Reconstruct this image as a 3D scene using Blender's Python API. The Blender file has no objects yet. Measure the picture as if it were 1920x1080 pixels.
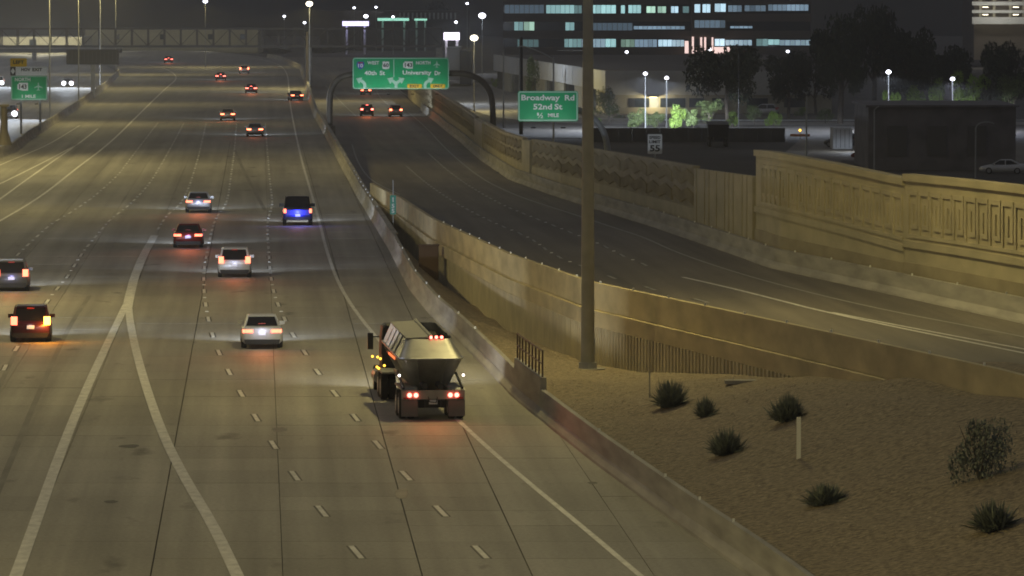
import bpy, math, random
from mathutils import Vector, Matrix
R = random.Random(7)
sc = bpy.context.scene
C = sc.collection
# ------------------------------------------------------------------ camera
F = 10000.0; CH = 16.0; TH = math.atan(560 / F)
cd = bpy.data.cameras.new('camera'); cam = bpy.data.objects.new('camera', cd); C.objects.link(cam)
cd.sensor_width = 36; cd.lens = 36 * F / 1920; cd.clip_start = 1; cd.clip_end = 9000
cam.location = (0, 0, CH); cam.rotation_euler = (math.pi / 2 - TH, 0, 0)
sc.camera = cam
# ------------------------------------------------------------------ night sky, moon, exposure
SKYGLOW = .053; HAZE = .0002
w = bpy.data.worlds.new('World'); sc.world = w; w.use_nodes = True
nt = w.node_tree; bg = nt.nodes['Background']
sky = nt.nodes.new('ShaderNodeTexSky'); sky.sky_type = 'NISHITA'; sky.sun_disc = False
SUN_EL, SUN_RO = math.radians(-4.0), math.radians(200)
sky.sun_elevation = SUN_EL; sky.sun_rotation = SUN_RO
nt.links.new(sky.outputs[0], bg.inputs[0]); bg.inputs[1].default_value = 0.10
glow = nt.nodes.new('ShaderNodeBackground'); glow.inputs[0].default_value = (.93, .94, 1.02, 1); glow.inputs[1].default_value = SKYGLOW   # even city glow on the night sky
addn = nt.nodes.new('ShaderNodeAddShader'); nt.links.new(bg.outputs[0], addn.inputs[0]); nt.links.new(glow.outputs[0], addn.inputs[1])
nt.links.new(addn.outputs[0], nt.nodes['World Output'].inputs[0])
sl = bpy.data.lights.new('moon', 'SUN'); sl.energy = 0.05; sl.angle = math.radians(0.5); sl.color = (.75, .8, 1)
so = bpy.data.objects.new('moon', sl); C.objects.link(so); so.rotation_euler = (math.radians(50), 0, math.radians(-160))
sc.view_settings.view_transform = 'Standard'; sc.view_settings.look = 'None'
sc.view_settings.exposure = 0.42; sc.view_settings.gamma = 1; sc.view_settings.use_curve_mapping = False
sc.render.engine = 'CYCLES'
sc.cycles.use_denoising = True
sc.cycles.max_bounces = 4; sc.cycles.diffuse_bounces = 2; sc.cycles.glossy_bounces = 2
sc.cycles.sample_clamp_indirect = 1; sc.cycles.sample_clamp_direct = 4
sc.cycles.use_adaptive_sampling = False
sc.cycles.filter_width = 1.8
SODIUM = (1.0, .825, .32); COOL = (.74, .84, 1.0)
LAMP_W = 5600; MAST_W = 17500; HEAD_W = 4200; TAIL_W = 480
# ------------------------------------------------------------------ pixel of the survey photo -> place in the world
def ray(px, py):
    c, s = math.cos(TH), math.sin(TH); u = 540 - py
    return (px - 960, F * c + u * s, -F * s + u * c)
def G(px, py, z=0.0):
    r = ray(px, py); t = (z - CH) / r[2]
    return Vector((r[0] * t, r[1] * t, z))
def A(px, py, Y):
    r = ray(px, py); t = Y / r[1]
    return Vector((r[0] * t, Y, CH + r[2] * t))
def zcd(Y):                                            # height of the ramp road
    Y = max(Y, 165)
    return 2.2 - .011 * (Y - 250) if Y < 600 else max(-1.65 - .004 * (Y - 600), -2.0)
def GC(px, py, dz=0.0):
    z = 1.0
    for _ in range(60):
        p = G(px, py, z + dz); z = .6 * z + .4 * zcd(p.y)
    return G(px, py, zcd(p.y) + dz)
def curve_of(pts):                                     # X as a function of distance
    q = sorted((p.y, p.x) for p in pts)
    def f(y):
        if y <= q[0][0]: i = 0
        elif y >= q[-1][0]: i = len(q) - 2
        else:
            i = 0
            while q[i + 1][0] < y: i += 1
        (a, b), (c, d) = q[i], q[i + 1]
        return b + (d - b) * (y - a) / (c - a)
    return f
def smooth_pts(pts, n=2):
    for _ in range(n):
        o = [pts[0]]
        for a, b in zip(pts, pts[1:]): o += [a * .75 + b * .25, a * .25 + b * .75]
        pts = o + [pts[-1]]
    return pts
def resample(pts, step):
    out = [pts[0].copy()]; acc = 0
    for a, b in zip(pts, pts[1:]):
        L = (b - a).length
        if L < 1e-6: continue
        t = step - acc
        while t <= L:
            out.append(a.lerp(b, t / L)); t += step
        acc = (acc + L) % step
    return out
# ------------------------------------------------------------------ materials
MATS = {}
def mat(name, col, rough=.7, metal=0.0, var=0.0, scale=1.0, stretch=(1, 1, 1), bump=0.0, bscale=None, col2=None, rnd=0.0, spec=None):
    m = bpy.data.materials.new(name); m.use_nodes = True; n = m.node_tree; b = n.nodes['Principled BSDF']
    b.inputs['Roughness'].default_value = rough; b.inputs['Metallic'].default_value = metal
    if spec is not None: b.inputs['Specular IOR Level'].default_value = spec
    c1 = tuple(col) + (1,)
    b.inputs['Base Color'].default_value = c1
    if var or col2 or rnd:
        tc = n.nodes.new('ShaderNodeTexCoord'); mp = n.nodes.new('ShaderNodeMapping'); mp.inputs['Scale'].default_value = stretch
        geo = n.nodes.new('ShaderNodeNewGeometry'); n.links.new(geo.outputs['Position'], mp.inputs['Vector'])
        nz = n.nodes.new('ShaderNodeTexNoise'); nz.inputs['Scale'].default_value = scale; nz.inputs['Detail'].default_value = 5
        n.links.new(mp.outputs[0], nz.inputs['Vector'])
        rp = n.nodes.new('ShaderNodeValToRGB')
        lo = tuple(x * (1 - var) for x in col) if not col2 else tuple(col)
        hi = tuple(min(1, x * (1 + var)) for x in col) if not col2 else tuple(col2)
        rp.color_ramp.elements[0].position = .32; rp.color_ramp.elements[1].position = .68
        rp.color_ramp.elements[0].color = lo + (1,); rp.color_ramp.elements[1].color = hi + (1,)
        n.links.new(nz.outputs['Fac'], rp.inputs[0]); out = rp.outputs[0]
        if rnd:
            oi = n.nodes.new('ShaderNodeObjectInfo'); mr = n.nodes.new('ShaderNodeMapRange')
            mr.inputs['To Min'].default_value = 1 - rnd; mr.inputs['To Max'].default_value = 1 + rnd
            n.links.new(oi.outputs['Random'], mr.inputs['Value'])
            mx = n.nodes.new('ShaderNodeVectorMath'); mx.operation = 'SCALE'
            n.links.new(out, mx.inputs[0]); n.links.new(mr.outputs[0], mx.inputs['Scale']); out = mx.outputs[0]
        n.links.new(out, b.inputs['Base Color'])
        if bump:
            nb = n.nodes.new('ShaderNodeTexNoise'); nb.inputs['Scale'].default_value = bscale or scale * 4; nb.inputs['Detail'].default_value = 4
            n.links.new(geo.outputs['Position'], nb.inputs['Vector'])
            bp = n.nodes.new('ShaderNodeBump'); bp.inputs['Strength'].default_value = bump; bp.inputs['Distance'].default_value = .05
            n.links.new(nb.outputs['Fac'], bp.inputs['Height']); n.links.new(bp.outputs[0], b.inputs['Normal'])
    MATS[name] = m; return m
def emat(name, col, s):
    m = bpy.data.materials.new(name); m.use_nodes = True; b = m.node_tree.nodes['Principled BSDF']
    b.inputs['Base Color'].default_value = tuple(min(1, c) for c in col) + (1,)
    b.inputs['Emission Color'].default_value = tuple(col) + (1,); b.inputs['Emission Strength'].default_value = s
    m.cycles.emission_sampling = 'NONE'                  # the lamps beside these faces do the lighting
    return m
def road_mat(name, base, wear, stain, rnd):
    """concrete / asphalt: broad patches, streaks along the lanes, fine grain, dark stains"""
    m = bpy.data.materials.new(name); m.use_nodes = True; n = m.node_tree; b = n.nodes['Principled BSDF']; L = n.links
    b.inputs['Roughness'].default_value = .75
    geo = n.nodes.new('ShaderNodeNewGeometry')
    rot = n.nodes.new('ShaderNodeMapping'); rot.vector_type = 'POINT'; rot.inputs['Rotation'].default_value = (0, 0, -.047)
    L.new(geo.outputs['Position'], rot.inputs['Vector'])
    def noise(scale, st, det=4):
        mp = n.nodes.new('ShaderNodeMapping'); mp.inputs['Scale'].default_value = st
        L.new(rot.outputs[0], mp.inputs['Vector'])
        z = n.nodes.new('ShaderNodeTexNoise'); z.inputs['Scale'].default_value = scale; z.inputs['Detail'].default_value = det
        L.new(mp.outputs[0], z.inputs['Vector']); return z.outputs['Fac']
    def ramp(x, a, bb, lo, hi):
        r = n.nodes.new('ShaderNodeMapRange'); r.inputs['From Min'].default_value = a; r.inputs['From Max'].default_value = bb
        r.inputs['To Min'].default_value = lo; r.inputs['To Max'].default_value = hi; L.new(x, r.inputs['Value']); return r.outputs[0]
    def mul(a, c):
        q = n.nodes.new('ShaderNodeMath'); q.operation = 'MULTIPLY'; L.new(a, q.inputs[0]); L.new(c, q.inputs[1]); return q.outputs[0]
    f = ramp(noise(.11, (1, .35, 1)), .3, .7, 1 - wear, 1 + wear)
    f = mul(f, ramp(noise(1.1, (1, .018, 1)), .3, .7, 1 - wear, 1 + wear * .6))
    f = mul(f, ramp(noise(.62, (1, .006, 1), 2), .35, .65, 1 - wear * .75, 1 + wear * .35))     # oil and wheel bands along the lanes
    f = mul(f, ramp(noise(7, (1, .6, 1), 3), .25, .75, 1 - wear * .6, 1 + wear * .6))
    f = mul(f, ramp(noise(.55, (1, .3, 1), 6), .64, .74, 1, 1 - stain))
    f = mul(f, ramp(noise(2.2, (.35, 1, 1), 7), .70, .73, 1, 1 - stain * .7))                      # small patches and spalls
    if rnd:
        oi = n.nodes.new('ShaderNodeObjectInfo'); f = mul(f, ramp(oi.outputs['Random'], 0, 1, 1 - rnd, 1 + rnd))
    sv = n.nodes.new('ShaderNodeVectorMath'); sv.operation = 'SCALE'; sv.inputs[0].default_value = base
    L.new(f, sv.inputs['Scale']); L.new(sv.outputs[0], b.inputs['Base Color'])
    nb = n.nodes.new('ShaderNodeTexNoise'); nb.inputs['Scale'].default_value = 14; L.new(geo.outputs['Position'], nb.inputs['Vector'])
    bp = n.nodes.new('ShaderNodeBump'); bp.inputs['Strength'].default_value = .25; bp.inputs['Distance'].default_value = .02
    L.new(nb.outputs['Fac'], bp.inputs['Height']); L.new(bp.outputs[0], b.inputs['Normal'])
    return m
M_CONC = road_mat('concrete_paving', (.30, .28, .235), .23, .55, .08)
M_CONCF = road_mat('concrete_far', (.26, .245, .215), .16, .3, 0)
M_ASPH = road_mat('asphalt', (.172, .150, .114), .2, .25, 0)
M_JOINT = mat('joint_fill', (.06, .055, .047), .9)
M_PAINT = mat('road_paint', (.62, .60, .54), .6, var=.18, scale=3, stretch=(1, .4, 1))
M_BLACK = mat('black_paint', (.07, .066, .058), .7)
M_MARK = mat('marker_white', (.8, .8, .78), .35)
M_BARR = mat('barrier_concrete', (.33, .31, .27), .8, var=.25, scale=.8, stretch=(1, .3, 2.5), bump=.15, bscale=9)
M_PARA = mat('parapet_tan', (.52, .44, .255), .85, var=.2, scale=.45, stretch=(.8, .8, 2.2), bump=.2, bscale=8)  # lighter, yellower tan; stronger light on the parapet is put into the colour
M_WALL = mat('tan_wall', (.41, .362, .24), .85, var=.14, scale=.5, stretch=(.6, .6, 1.6), bump=.2, bscale=8)
M_WALLD = mat('brown_wall', (.31, .265, .17), .85, var=.16, scale=.6, stretch=(.6, .6, 1.6), bump=.2, bscale=8)
M_FLUTE = mat('fluted_concrete', (.48, .42, .28), .85, var=.14, scale=.7, bump=.15, bscale=8)
M_GRAV = mat('desert_gravel', (.135, .106, .063), .95, col2=(.38, .305, .19), scale=5.5, bump=1.0, bscale=12)
M_STONE = mat('gravel_stone', (.24, .19, .12), .9, col2=(.5, .42, .3), scale=3)
M_DIRT = mat('dark_dirt', (.06, .052, .042), .95, var=.35, scale=.05)
M_STEEL = mat('galvanised_steel', (.40, .41, .41), .6, .05, var=.1, scale=2)
M_BRONZE = mat('weathered_steel', (.12, .105, .085), .6, .3, var=.15, scale=1)
M_DARK = mat('dark_metal', (.03, .03, .032), .5)
M_RAIL = mat('rust_brown_rail', (.085, .05, .032), .6)
M_GREEN = mat('sign_green', (.006, .42, .16), .45, var=.06, scale=1)
M_SWHITE = mat('sign_white', (.9, .92, .9), .45)
M_SYEL = mat('sign_yellow', (.85, .52, .01), .45)
M_SBLK = mat('sign_black', (.02, .02, .02), .5)
M_SBLUE = mat('shield_blue', (.03, .10, .5), .45)
M_SRED = mat('shield_red', (.45, .04, .03), .45)
M_SPALE = mat('sign_pale_green', (.45, .72, .58), .5)
M_TYRE = mat('tyre_rubber', (.018, .018, .018), .85)
M_RIM = mat('wheel_rim', (.35, .35, .36), .35, .8)
M_GLASS = mat('dark_car_glass', (.012, .012, .014), .08)
M_PLATE = mat('licence_plate', (.75, .75, .8), .4)
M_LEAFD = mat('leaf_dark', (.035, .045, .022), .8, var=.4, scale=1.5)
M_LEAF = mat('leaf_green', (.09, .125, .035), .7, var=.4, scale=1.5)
M_LEAFB = mat('leaf_lit', (.15, .24, .03), .7, var=.35, scale=1.5)  # brighter leaf copy; lamp light on the bushes partly put into the colour
M_AGAVE = mat('shrub_blade', (.175, .195, .15), .7, var=.35, scale=6)
M_BARK = mat('bark', (.10, .08, .06), .9, var=.3, scale=3)
M_STUCCO = mat('white_stucco', (.55, .56, .56), .8, var=.06, scale=.3)
M_CREAM = mat('cream_wall', (.40, .38, .30), .85, var=.1, scale=.4)
M_OFFICE = mat('office_brown', (.10, .085, .07), .8, var=.12, scale=.3)
M_DGLASS = mat('dark_window_glass', (.02, .028, .035), .12)
M_WOOD = mat('brown_recess_tone', (.10, .06, .04), .7)
E_TAIL = emat('tail_light_on', (1, .17, .09), 3.4)
E_TAILF = emat('far_tail_light_on', (1, .15, .07), 8)
E_BRAKE = emat('brake_light_on', (1, .14, .10), 7)
E_ORANGE = emat('turn_signal_on', (1, .36, .05), 12)
E_AMBER = emat('amber_marker_on', (1, .55, .06), 2.4)
E_HEAD = emat('headlight_on', (.92, .93, 1), 14)
E_LED = emat('led_lamp_on', (.86, .88, 1), 10)
E_SOD = emat('sodium_lamp_on', (1, .90, .66), 12)
E_VIO = emat('violet_canopy_light', (.62, .58, 1), 2.2)
E_TEAL = emat('teal_fascia_light', (.42, .95, .72), .75)
E_PINK = emat('warm_entry_glow', (1, .72, .66), .95)  # entry light on the columns and wall, given as their own glow
# ------------------------------------------------------------------ mesh builder
class MB:
    def __init__(s): s.v = []; s.f = []
    def add(s, vs, fs):
        o = len(s.v); s.v += [tuple(x) for x in vs]; s.f += [tuple(i + o for i in q) for q in fs]; return s
    def hexa(s, p):
        return s.add(p, [(0, 3, 2, 1), (4, 5, 6, 7), (0, 1, 5, 4), (1, 2, 6, 5), (2, 3, 7, 6), (3, 0, 4, 7)])
    def box(s, c, d, rz=0):
        x, y, z = c; a, b, h = d[0] / 2, d[1] / 2, d[2] / 2; k, q = math.cos(rz), math.sin(rz)
        P = [(x + u * k - v * q, y + u * q + v * k, z + t) for t in (-h, h) for u, v in ((-a, -b), (a, -b), (a, b), (-a, b))]
        return s.hexa(P)
    def bbox(s, x0, x1, y0, y1, z0, z1):
        return s.box(((x0 + x1) / 2, (y0 + y1) / 2, (z0 + z1) / 2), (x1 - x0, y1 - y0, z1 - z0))
    def tube(s, pts, r, n=8):
        pts = [Vector(p) for p in pts]; rs = r if isinstance(r, (list, tuple)) else [r] * len(pts); o = len(s.v)
        for i, p in enumerate(pts):
            t = (pts[min(i + 1, len(pts) - 1)] - pts[max(i - 1, 0)]).normalized()
            u = t.cross(Vector((0, 1, 0)) if abs(t.y) < .9 else Vector((1, 0, 0))).normalized(); v = t.cross(u)
            for k in range(n):
                a = 2 * math.pi * k / n; s.v.append(tuple(p + (u * math.cos(a) + v * math.sin(a)) * rs[i]))
        for i in range(len(pts) - 1):
            for k in range(n):
                a = o + i * n + k; b = o + i * n + (k + 1) % n; s.f.append((a, b, b + n, a + n))
        s.f.append(tuple(o + k for k in range(n))[::-1]); s.f.append(tuple(o + (len(pts) - 1) * n + k for k in range(n)))
        return s
    def sphere(s, c, r, n=10, m=6, sz=1.0):
        o = len(s.v)
        for i in range(m + 1):
            t = math.pi * i / m
            for k in range(n):
                a = 2 * math.pi * k / n
                s.v.append((c[0] + r * math.sin(t) * math.cos(a), c[1] + r * math.sin(t) * math.sin(a), c[2] + r * sz * math.cos(t)))
        for i in range(m):
            for k in range(n):
                a = o + i * n + k; b = o + i * n + (k + 1) % n; s.f.append((a, a + n, b + n, b))
        return s
    def poly(s, pts2, y0, y1):                            # polygon in the x-z plane, extruded in y
        n = len(pts2); vs = [(x, y0, z) for x, z in pts2] + [(x, y1, z) for x, z in pts2]
        return s.add(vs, [tuple(range(n)), tuple(range(2 * n - 1, n - 1, -1))] + [(i, i + n, (i + 1) % n + n, (i + 1) % n) for i in range(n)])
    def sweep(s, path, prof):                             # profile (offset to the right, height above path) along a path
        o = len(s.v); n = len(prof(0) if callable(prof) else prof)
        for i, p in enumerate(path):
            t = (path[min(i + 1, len(path) - 1)] - path[max(i - 1, 0)]); t = Vector((t.x, t.y, 0)).normalized(); rt = Vector((t.y, -t.x, 0))
            pr = prof(i) if callable(prof) else prof
            n = len(pr)
            for a, z in pr: s.v.append((p.x + rt.x * a, p.y + rt.y * a, p.z + z))
        for i in range(len(path) - 1):
            for k in range(n):
                a = o + i * n + k; b = o + i * n + (k + 1) % n; s.f.append((a, a + n, b + n, b))
        s.f.append(tuple(o + k for k in range(n))); s.f.append(tuple(o + (len(path) - 1) * n + k for k in range(n))[::-1])
        return s
    def ribbon(s, path, wd, z=0.0):
        o = len(s.v)
        for i, p in enumerate(path):
            t = (path[min(i + 1, len(path) - 1)] - path[max(i - 1, 0)]); t = Vector((t.x, t.y, 0)).normalized(); rt = Vector((t.y, -t.x, 0)) * wd / 2
            s.v.append((p.x - rt.x, p.y - rt.y, p.z + z)); s.v.append((p.x + rt.x, p.y + rt.y, p.z + z))
        for i in range(len(path) - 1): a = o + 2 * i; s.f.append((a, a + 1, a + 3, a + 2))
        return s
    def mesh(s, name, m, smooth=False):
        me = bpy.data.meshes.new(name); me.from_pydata(s.v, [], s.f)
        if m: me.materials.append(m)
        if smooth: me.polygons.foreach_set('use_smooth', [True] * len(me.polygons))
        me.update(); return me
    def build(s, name, m, parent=None, smooth=False, world=False):
        return link(name, s.mesh(name, m, smooth), parent, world=world)
def link(name, me, parent=None, loc=None, rz=0.0, world=False):
    o = bpy.data.objects.new(name, me); C.objects.link(o)
    if parent: o.parent = parent
    if loc is not None: o.location = loc
    if world and parent: o.location = -parent.location
    if rz: o.rotation_euler = (0, 0, rz)
    return o
def tag(o, label, cat, group=None, kind=None):
    o['label'] = label; o['category'] = cat
    if group: o['group'] = group
    if kind: o['kind'] = kind
    return o
def thing(name, label, cat, loc=(0, 0, 0), rz=0.0, group=None):
    o = bpy.data.objects.new(name, None); C.objects.link(o); o.empty_display_size = .3
    o.location = loc; o.rotation_euler = (0, 0, rz); return tag(o, label, cat, group)
def struct(o, label=None): 
    o['kind'] = 'structure'
    if label: o['label'] = label
    return o
def lamp(kind, parent, loc, energy, color, size=.3, direction=None, angle=160, blend=.5, name='lamp_light'):
    d = bpy.data.lights.new(name, kind); d.energy = energy; d.color = color; d.shadow_soft_size = size
    if kind == 'SPOT': d.spot_size = math.radians(angle); d.spot_blend = blend
    if name in ('headlight_beam', 'tail_glow'):           # beam optics: reaches along the road instead of a hot spot at the bumper
        d.use_nodes = True; ln = d.node_tree; em_ = ln.nodes['Emission']; fo = ln.nodes.new('ShaderNodeLightFalloff'); fo.inputs['Strength'].default_value = 1.0; fo.inputs['Smooth'].default_value = 40.0
        ln.links.new(fo.outputs['Quadratic'], em_.inputs['Strength'])
    o = bpy.data.objects.new(name, d); C.objects.link(o)
    if parent: o.parent = parent
    o.location = loc
    if direction is not None: o.rotation_euler = Vector(direction).to_track_quat('-Z', 'Y').to_euler()
    return o
# text meshes made first, while the scene is small
TX = {}
def make_texts(words):
    for wd in words:
        c = bpy.data.curves.new('text', 'FONT'); c.body = wd; c.resolution_u = 2; c.extrude = .004; c.offset = .028
        o = bpy.data.objects.new('text', c); C.objects.link(o); TX[wd] = o
    dg = bpy.context.evaluated_depsgraph_get()
    for wd, o in list(TX.items()):
        me = bpy.data.meshes.new_from_object(o.evaluated_get(dg)); C.objects.unlink(o); bpy.data.objects.remove(o); TX[wd] = me
make_texts(['WEST', '10', '60', '143', 'NORTH', '40th', 'St', 'University', 'Dr', 'EXIT', 'ONLY', 'LEFT', 'HOV', 'Broadway', 'Rd', '52nd', '1', '2',
            'MILE', 'SPEED', 'LIMIT', '55', '5', 'INTERSTATE', '1 MILE'])
def text(wd, cx, cz, wid, hgt, m, parent, y=-.03):
    me = TX[wd].copy(); xs = [v.co.x for v in me.vertices]; ys = [v.co.y for v in me.vertices]
    sx = wid / (max(xs) - min(xs)); sy = hgt / (max(ys) - min(ys)); ox = (max(xs) + min(xs)) / 2; oy = (max(ys) + min(ys)) / 2
    for v in me.vertices: v.co = ((v.co.x - ox) * sx, -v.co.z, (v.co.y - oy) * sy)
    me.materials.clear(); me.materials.append(m); me.name = 'lettering'
    return link('lettering', me, parent, (cx, y, cz))
def rrect(x0, x1, z0, z1, r, n=4):
    out = []
    for cx, cz, a0 in ((x1 - r, z0 + r, -90), (x1 - r, z1 - r, 0), (x0 + r, z1 - r, 90), (x0 + r, z0 + r, 180)):
        for k in range(n + 1):
            a = math.radians(a0 + 90 * k / n); out.append((cx + r * math.cos(a), cz + r * math.sin(a)))
    return out
# ================================================================== SETTING
gm = MB(); gm.add([(-1500, 60, -2.3), (1500, 60, -2.3), (1500, 2900, -2.3), (-1500, 2900, -2.3)], [(0, 1, 2, 3)])
struct(gm.build('ground', M_DIRT))
BAR = [G(*p) for p in [(1480, 1138), (1405, 1080), (1270, 985), (1110, 866), (1035, 806), (960, 745), (930, 712), (855, 635), (805, 590), (765, 540), (755, 520), (730, 470),
       (695, 412), (665, 362), (640, 315), (610, 257), (587, 217), (577, 185), (571, 160), (562, 130), (520, 112), (480, 105), (400, 97)]]
xbar = curve_of(BAR)
MED = [G(*p) for p in [(-330, 520), (0, 297), (32, 285), (60, 262), (107, 232), (155, 199), (200, 166), (227, 140), (222, 130), (190, 117), (120, 106), (0, 99)]]
xmed = curve_of(MED)
CDL = [GC(px, py, 1.1) for px, py in [(2150, 757), (1920, 705), (1500, 612), (1100, 527), (955, 477), (810, 410), (780, 391), (750, 371), (720, 357), (697, 345)]]
CDL = [p - Vector((0, 0, 1.1)) for p in CDL]
xcdl = curve_of(CDL)
CDR = [GC(*p) for p in [(2150, 655), (1920, 605), (1440, 500), (1410, 487), (1235, 427), (1090, 382), (1035, 364), (960, 337), (905, 300), (870, 269), (825, 233), (790, 206), (762, 183), (745, 165), (738, 140), (728, 112)]]
xcdr = curve_of(CDR)
YM = CDL[-1].y                                           # where the ramp wall meets the freeway barrier
# freeway bed
def strip(y0, y1, step, fl, fr, fz, nx=1):
    m = MB(); n = int((y1 - y0) / step); o = 0
    for i in range(n + 1):
        y = y0 + (y1 - y0) * i / n; a, b = fl(y), fr(y)
        for k in range(nx + 1): m.v.append((a + (b - a) * k / nx, y, fz(y)))
    for i in range(n):
        for k in range(nx):
            a = i * (nx + 1) + k; m.f.append((a, a + 1, a + nx + 2, a + nx + 1))
    return m
YS = 560.0
fw = MB(); a = strip(120, YS, 8, xmed, lambda y: xbar(y) + .2, lambda y: -.045)
freeway = struct(a.build('freeway', M_JOINT))
far = strip(YS, 1420, 8, xmed, lambda y: xbar(y) + .2, lambda y: 0.0)
fo = far.build('far_paving', M_CONCF, freeway)
# concrete slabs with open joints
SL = -.0475; Y0 = 145.5
joints = [-9.9 - 3.65 * k for k in range(14, 0, -1)] + [-9.9, -6.28, -2.47, .54, 3.87, 7.3, 10.9]
ROW = 4.6; rows = []
slabs = []
y = 126.5; 
while y < YS - .5:
    y1 = min(y + ROW, YS - .03)
    for c in range(len(joints) - 1):
        q = []
        for (yy, jx, sg) in ((y + .014, joints[c], 1), (y + .014, joints[c + 1], -1), (y1 - .014, joints[c + 1], -1), (y1 - .014, joints[c], 1)):
            gap = .019 if jx in (-9.9, -2.47, .54) else .010
            X = jx + SL * (yy - Y0) + sg * gap
            q.append((min(max(X, xmed(yy)), xbar(yy) + .15), yy))
        if q[1][0] - q[0][0] < .1 and q[2][0] - q[3][0] < .1: continue
        cx = sum(p[0] for p in q) / 4; cy = y + ROW / 2
        px = 960 + F * cx / cy
        seen = -140 < px < 2060 and cy > 143
        slabs.append((seen, cy, cx, q, c))
    y += ROW
vis = sorted([s for s in slabs if s[0]], key=lambda s: s[1])[:300]
vid = set(id(s) for s in vis); cache = {}
rest = MB()
for s in slabs:
    _, cy, cx, q, c = s; dz = R.uniform(-.003, .003)
    top = [(x, yy, dz) for x, yy in q]; bot = [(x, yy, -.044) for x, yy in q]
    if id(s) in vid:
        key = tuple(round(v, 2) for p in q for v in (p[0] - cx, p[1] - cy))
        if key not in cache:
            m = MB(); m.hexa([(x - cx, yy - cy, -.044) for x, yy in q] + [(x - cx, yy - cy, 0) for x, yy in q]); cache[key] = m.mesh('concrete_slab', M_CONC)
        link('concrete_slab', cache[key], freeway, (cx, cy, dz))
    else: rest.hexa(bot + top)
o = rest.build('concrete_slab', M_CONC, freeway); o['kind'] = 'stuff'
# opposite carriageway beyond the median
opp = strip(300, 1420, 10, lambda y: xmed(y) - 24, lambda y: xmed(y) - .9, lambda y: 0.0)
opposing = struct(opp.build('opposing_road', M_CONCF))
# ramp road
cdm = strip(150, 1420, 6, lambda y: xcdl(y) if y < YM else max(xcdl(YM), xbar(y)) * 0 + xbar(y) + .35, xcdr, zcd)
ramp = struct(cdm.build('ramp_road', M_ASPH))
# ---- painted lines
M_PAINT2 = mat('worn_road_paint', (.34, .33, .29), .7, var=.2, scale=3)
def px_line(name, pts, wd, parent, fn=G, z=.012, sm=2):
    p = smooth_pts([fn(*q) for q in pts], sm); p = resample(p, 3.0) if len(p) < 400 else p
    return MB().ribbon(p, wd, z).build(name, M_PAINT2 if parent is ramp and name == 'edge_line' else M_PAINT, parent)
px_line('edge_line', [(1245, 1115), (1200, 1080), (1110, 1003), (960, 880), (865, 795), (775, 705), (690, 617), (637, 540), (612, 470), (600, 420), (580, 350), (565, 300), (550, 230), (543, 190), (541, 155), (539, 140), (530, 125), (510, 116), (480, 110), (400, 100.5)], .19, freeway)
px_line('edge_line', [(-160, 500), (0, 415), (80, 367), (140, 318), (205, 270), (262, 213), (310, 166), (333, 148), (325, 136), (300, 125), (230, 114), (130, 106)], .22, freeway)
px_line('gore_line', [(22, 1100), (30, 1080), (70, 970), (120, 830), (165, 722), (205, 637), (238, 568)], .36, freeway)
px_line('gore_line', [(455, 1100), (445, 1080), (400, 985), (345, 895), (305, 815), (275, 730), (255, 660), (243, 600), (241, 568)], .36, freeway, z=.0145)
px_line('gore_line', [(238, 582), (242, 560), (252, 520), (268, 480), (291, 440)], .5, freeway, z=.017, sm=1)
px_line('edge_line', [(-60, 372), (0, 345), (75, 308), (147, 270)], .18, freeway)
px_line('edge_line', [(-60, 412), (0, 374), (45, 340), (100, 302), (147, 270), (185, 240)], .2, freeway)
px_line('edge_line', [(-60, 340), (0, 309), (45, 291), (92, 271), (150, 235)], .16, freeway)
px_line('edge_line', [(670, 457), (690, 458), (708, 460)], .16, freeway, sm=1)
px_line('edge_line', [(2100, 672), (1920, 631), (1632, 577), (1440, 529), (1335, 497), (1260, 470), (1210, 446), (1160, 430), (1085, 405), (997, 377), (957, 362), (905, 337), (855, 297), (827, 270), (800, 240), (765, 210)], .16, ramp, GC)
px_line('edge_line', [(750, 365), (700, 342), (680, 320), (667, 295), (660, 270)], .14, ramp, GC)
px_line('gore_line', [(1280, 520), (1360, 538), (1440, 558), (1560, 589), (1920, 663), (2100, 697)], .22, ramp, GC, z=.0145)
px_line('gore_line', [(1560, 586), (1640, 602), (1920, 655), (2100, 688)], .2, ramp, GC, sm=1)
px_line('edge_line', [(668, 218), (648, 200), (630, 182), (610, 160)], .14, ramp, GC)
px_line('edge_line', [(732, 200), (712, 183), (706, 170), (700, 140)], .14, ramp, GC)
px_line('edge_line', [(830, 225), (785, 192), (755, 175), (745, 165)], .14, ramp, GC)
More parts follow.
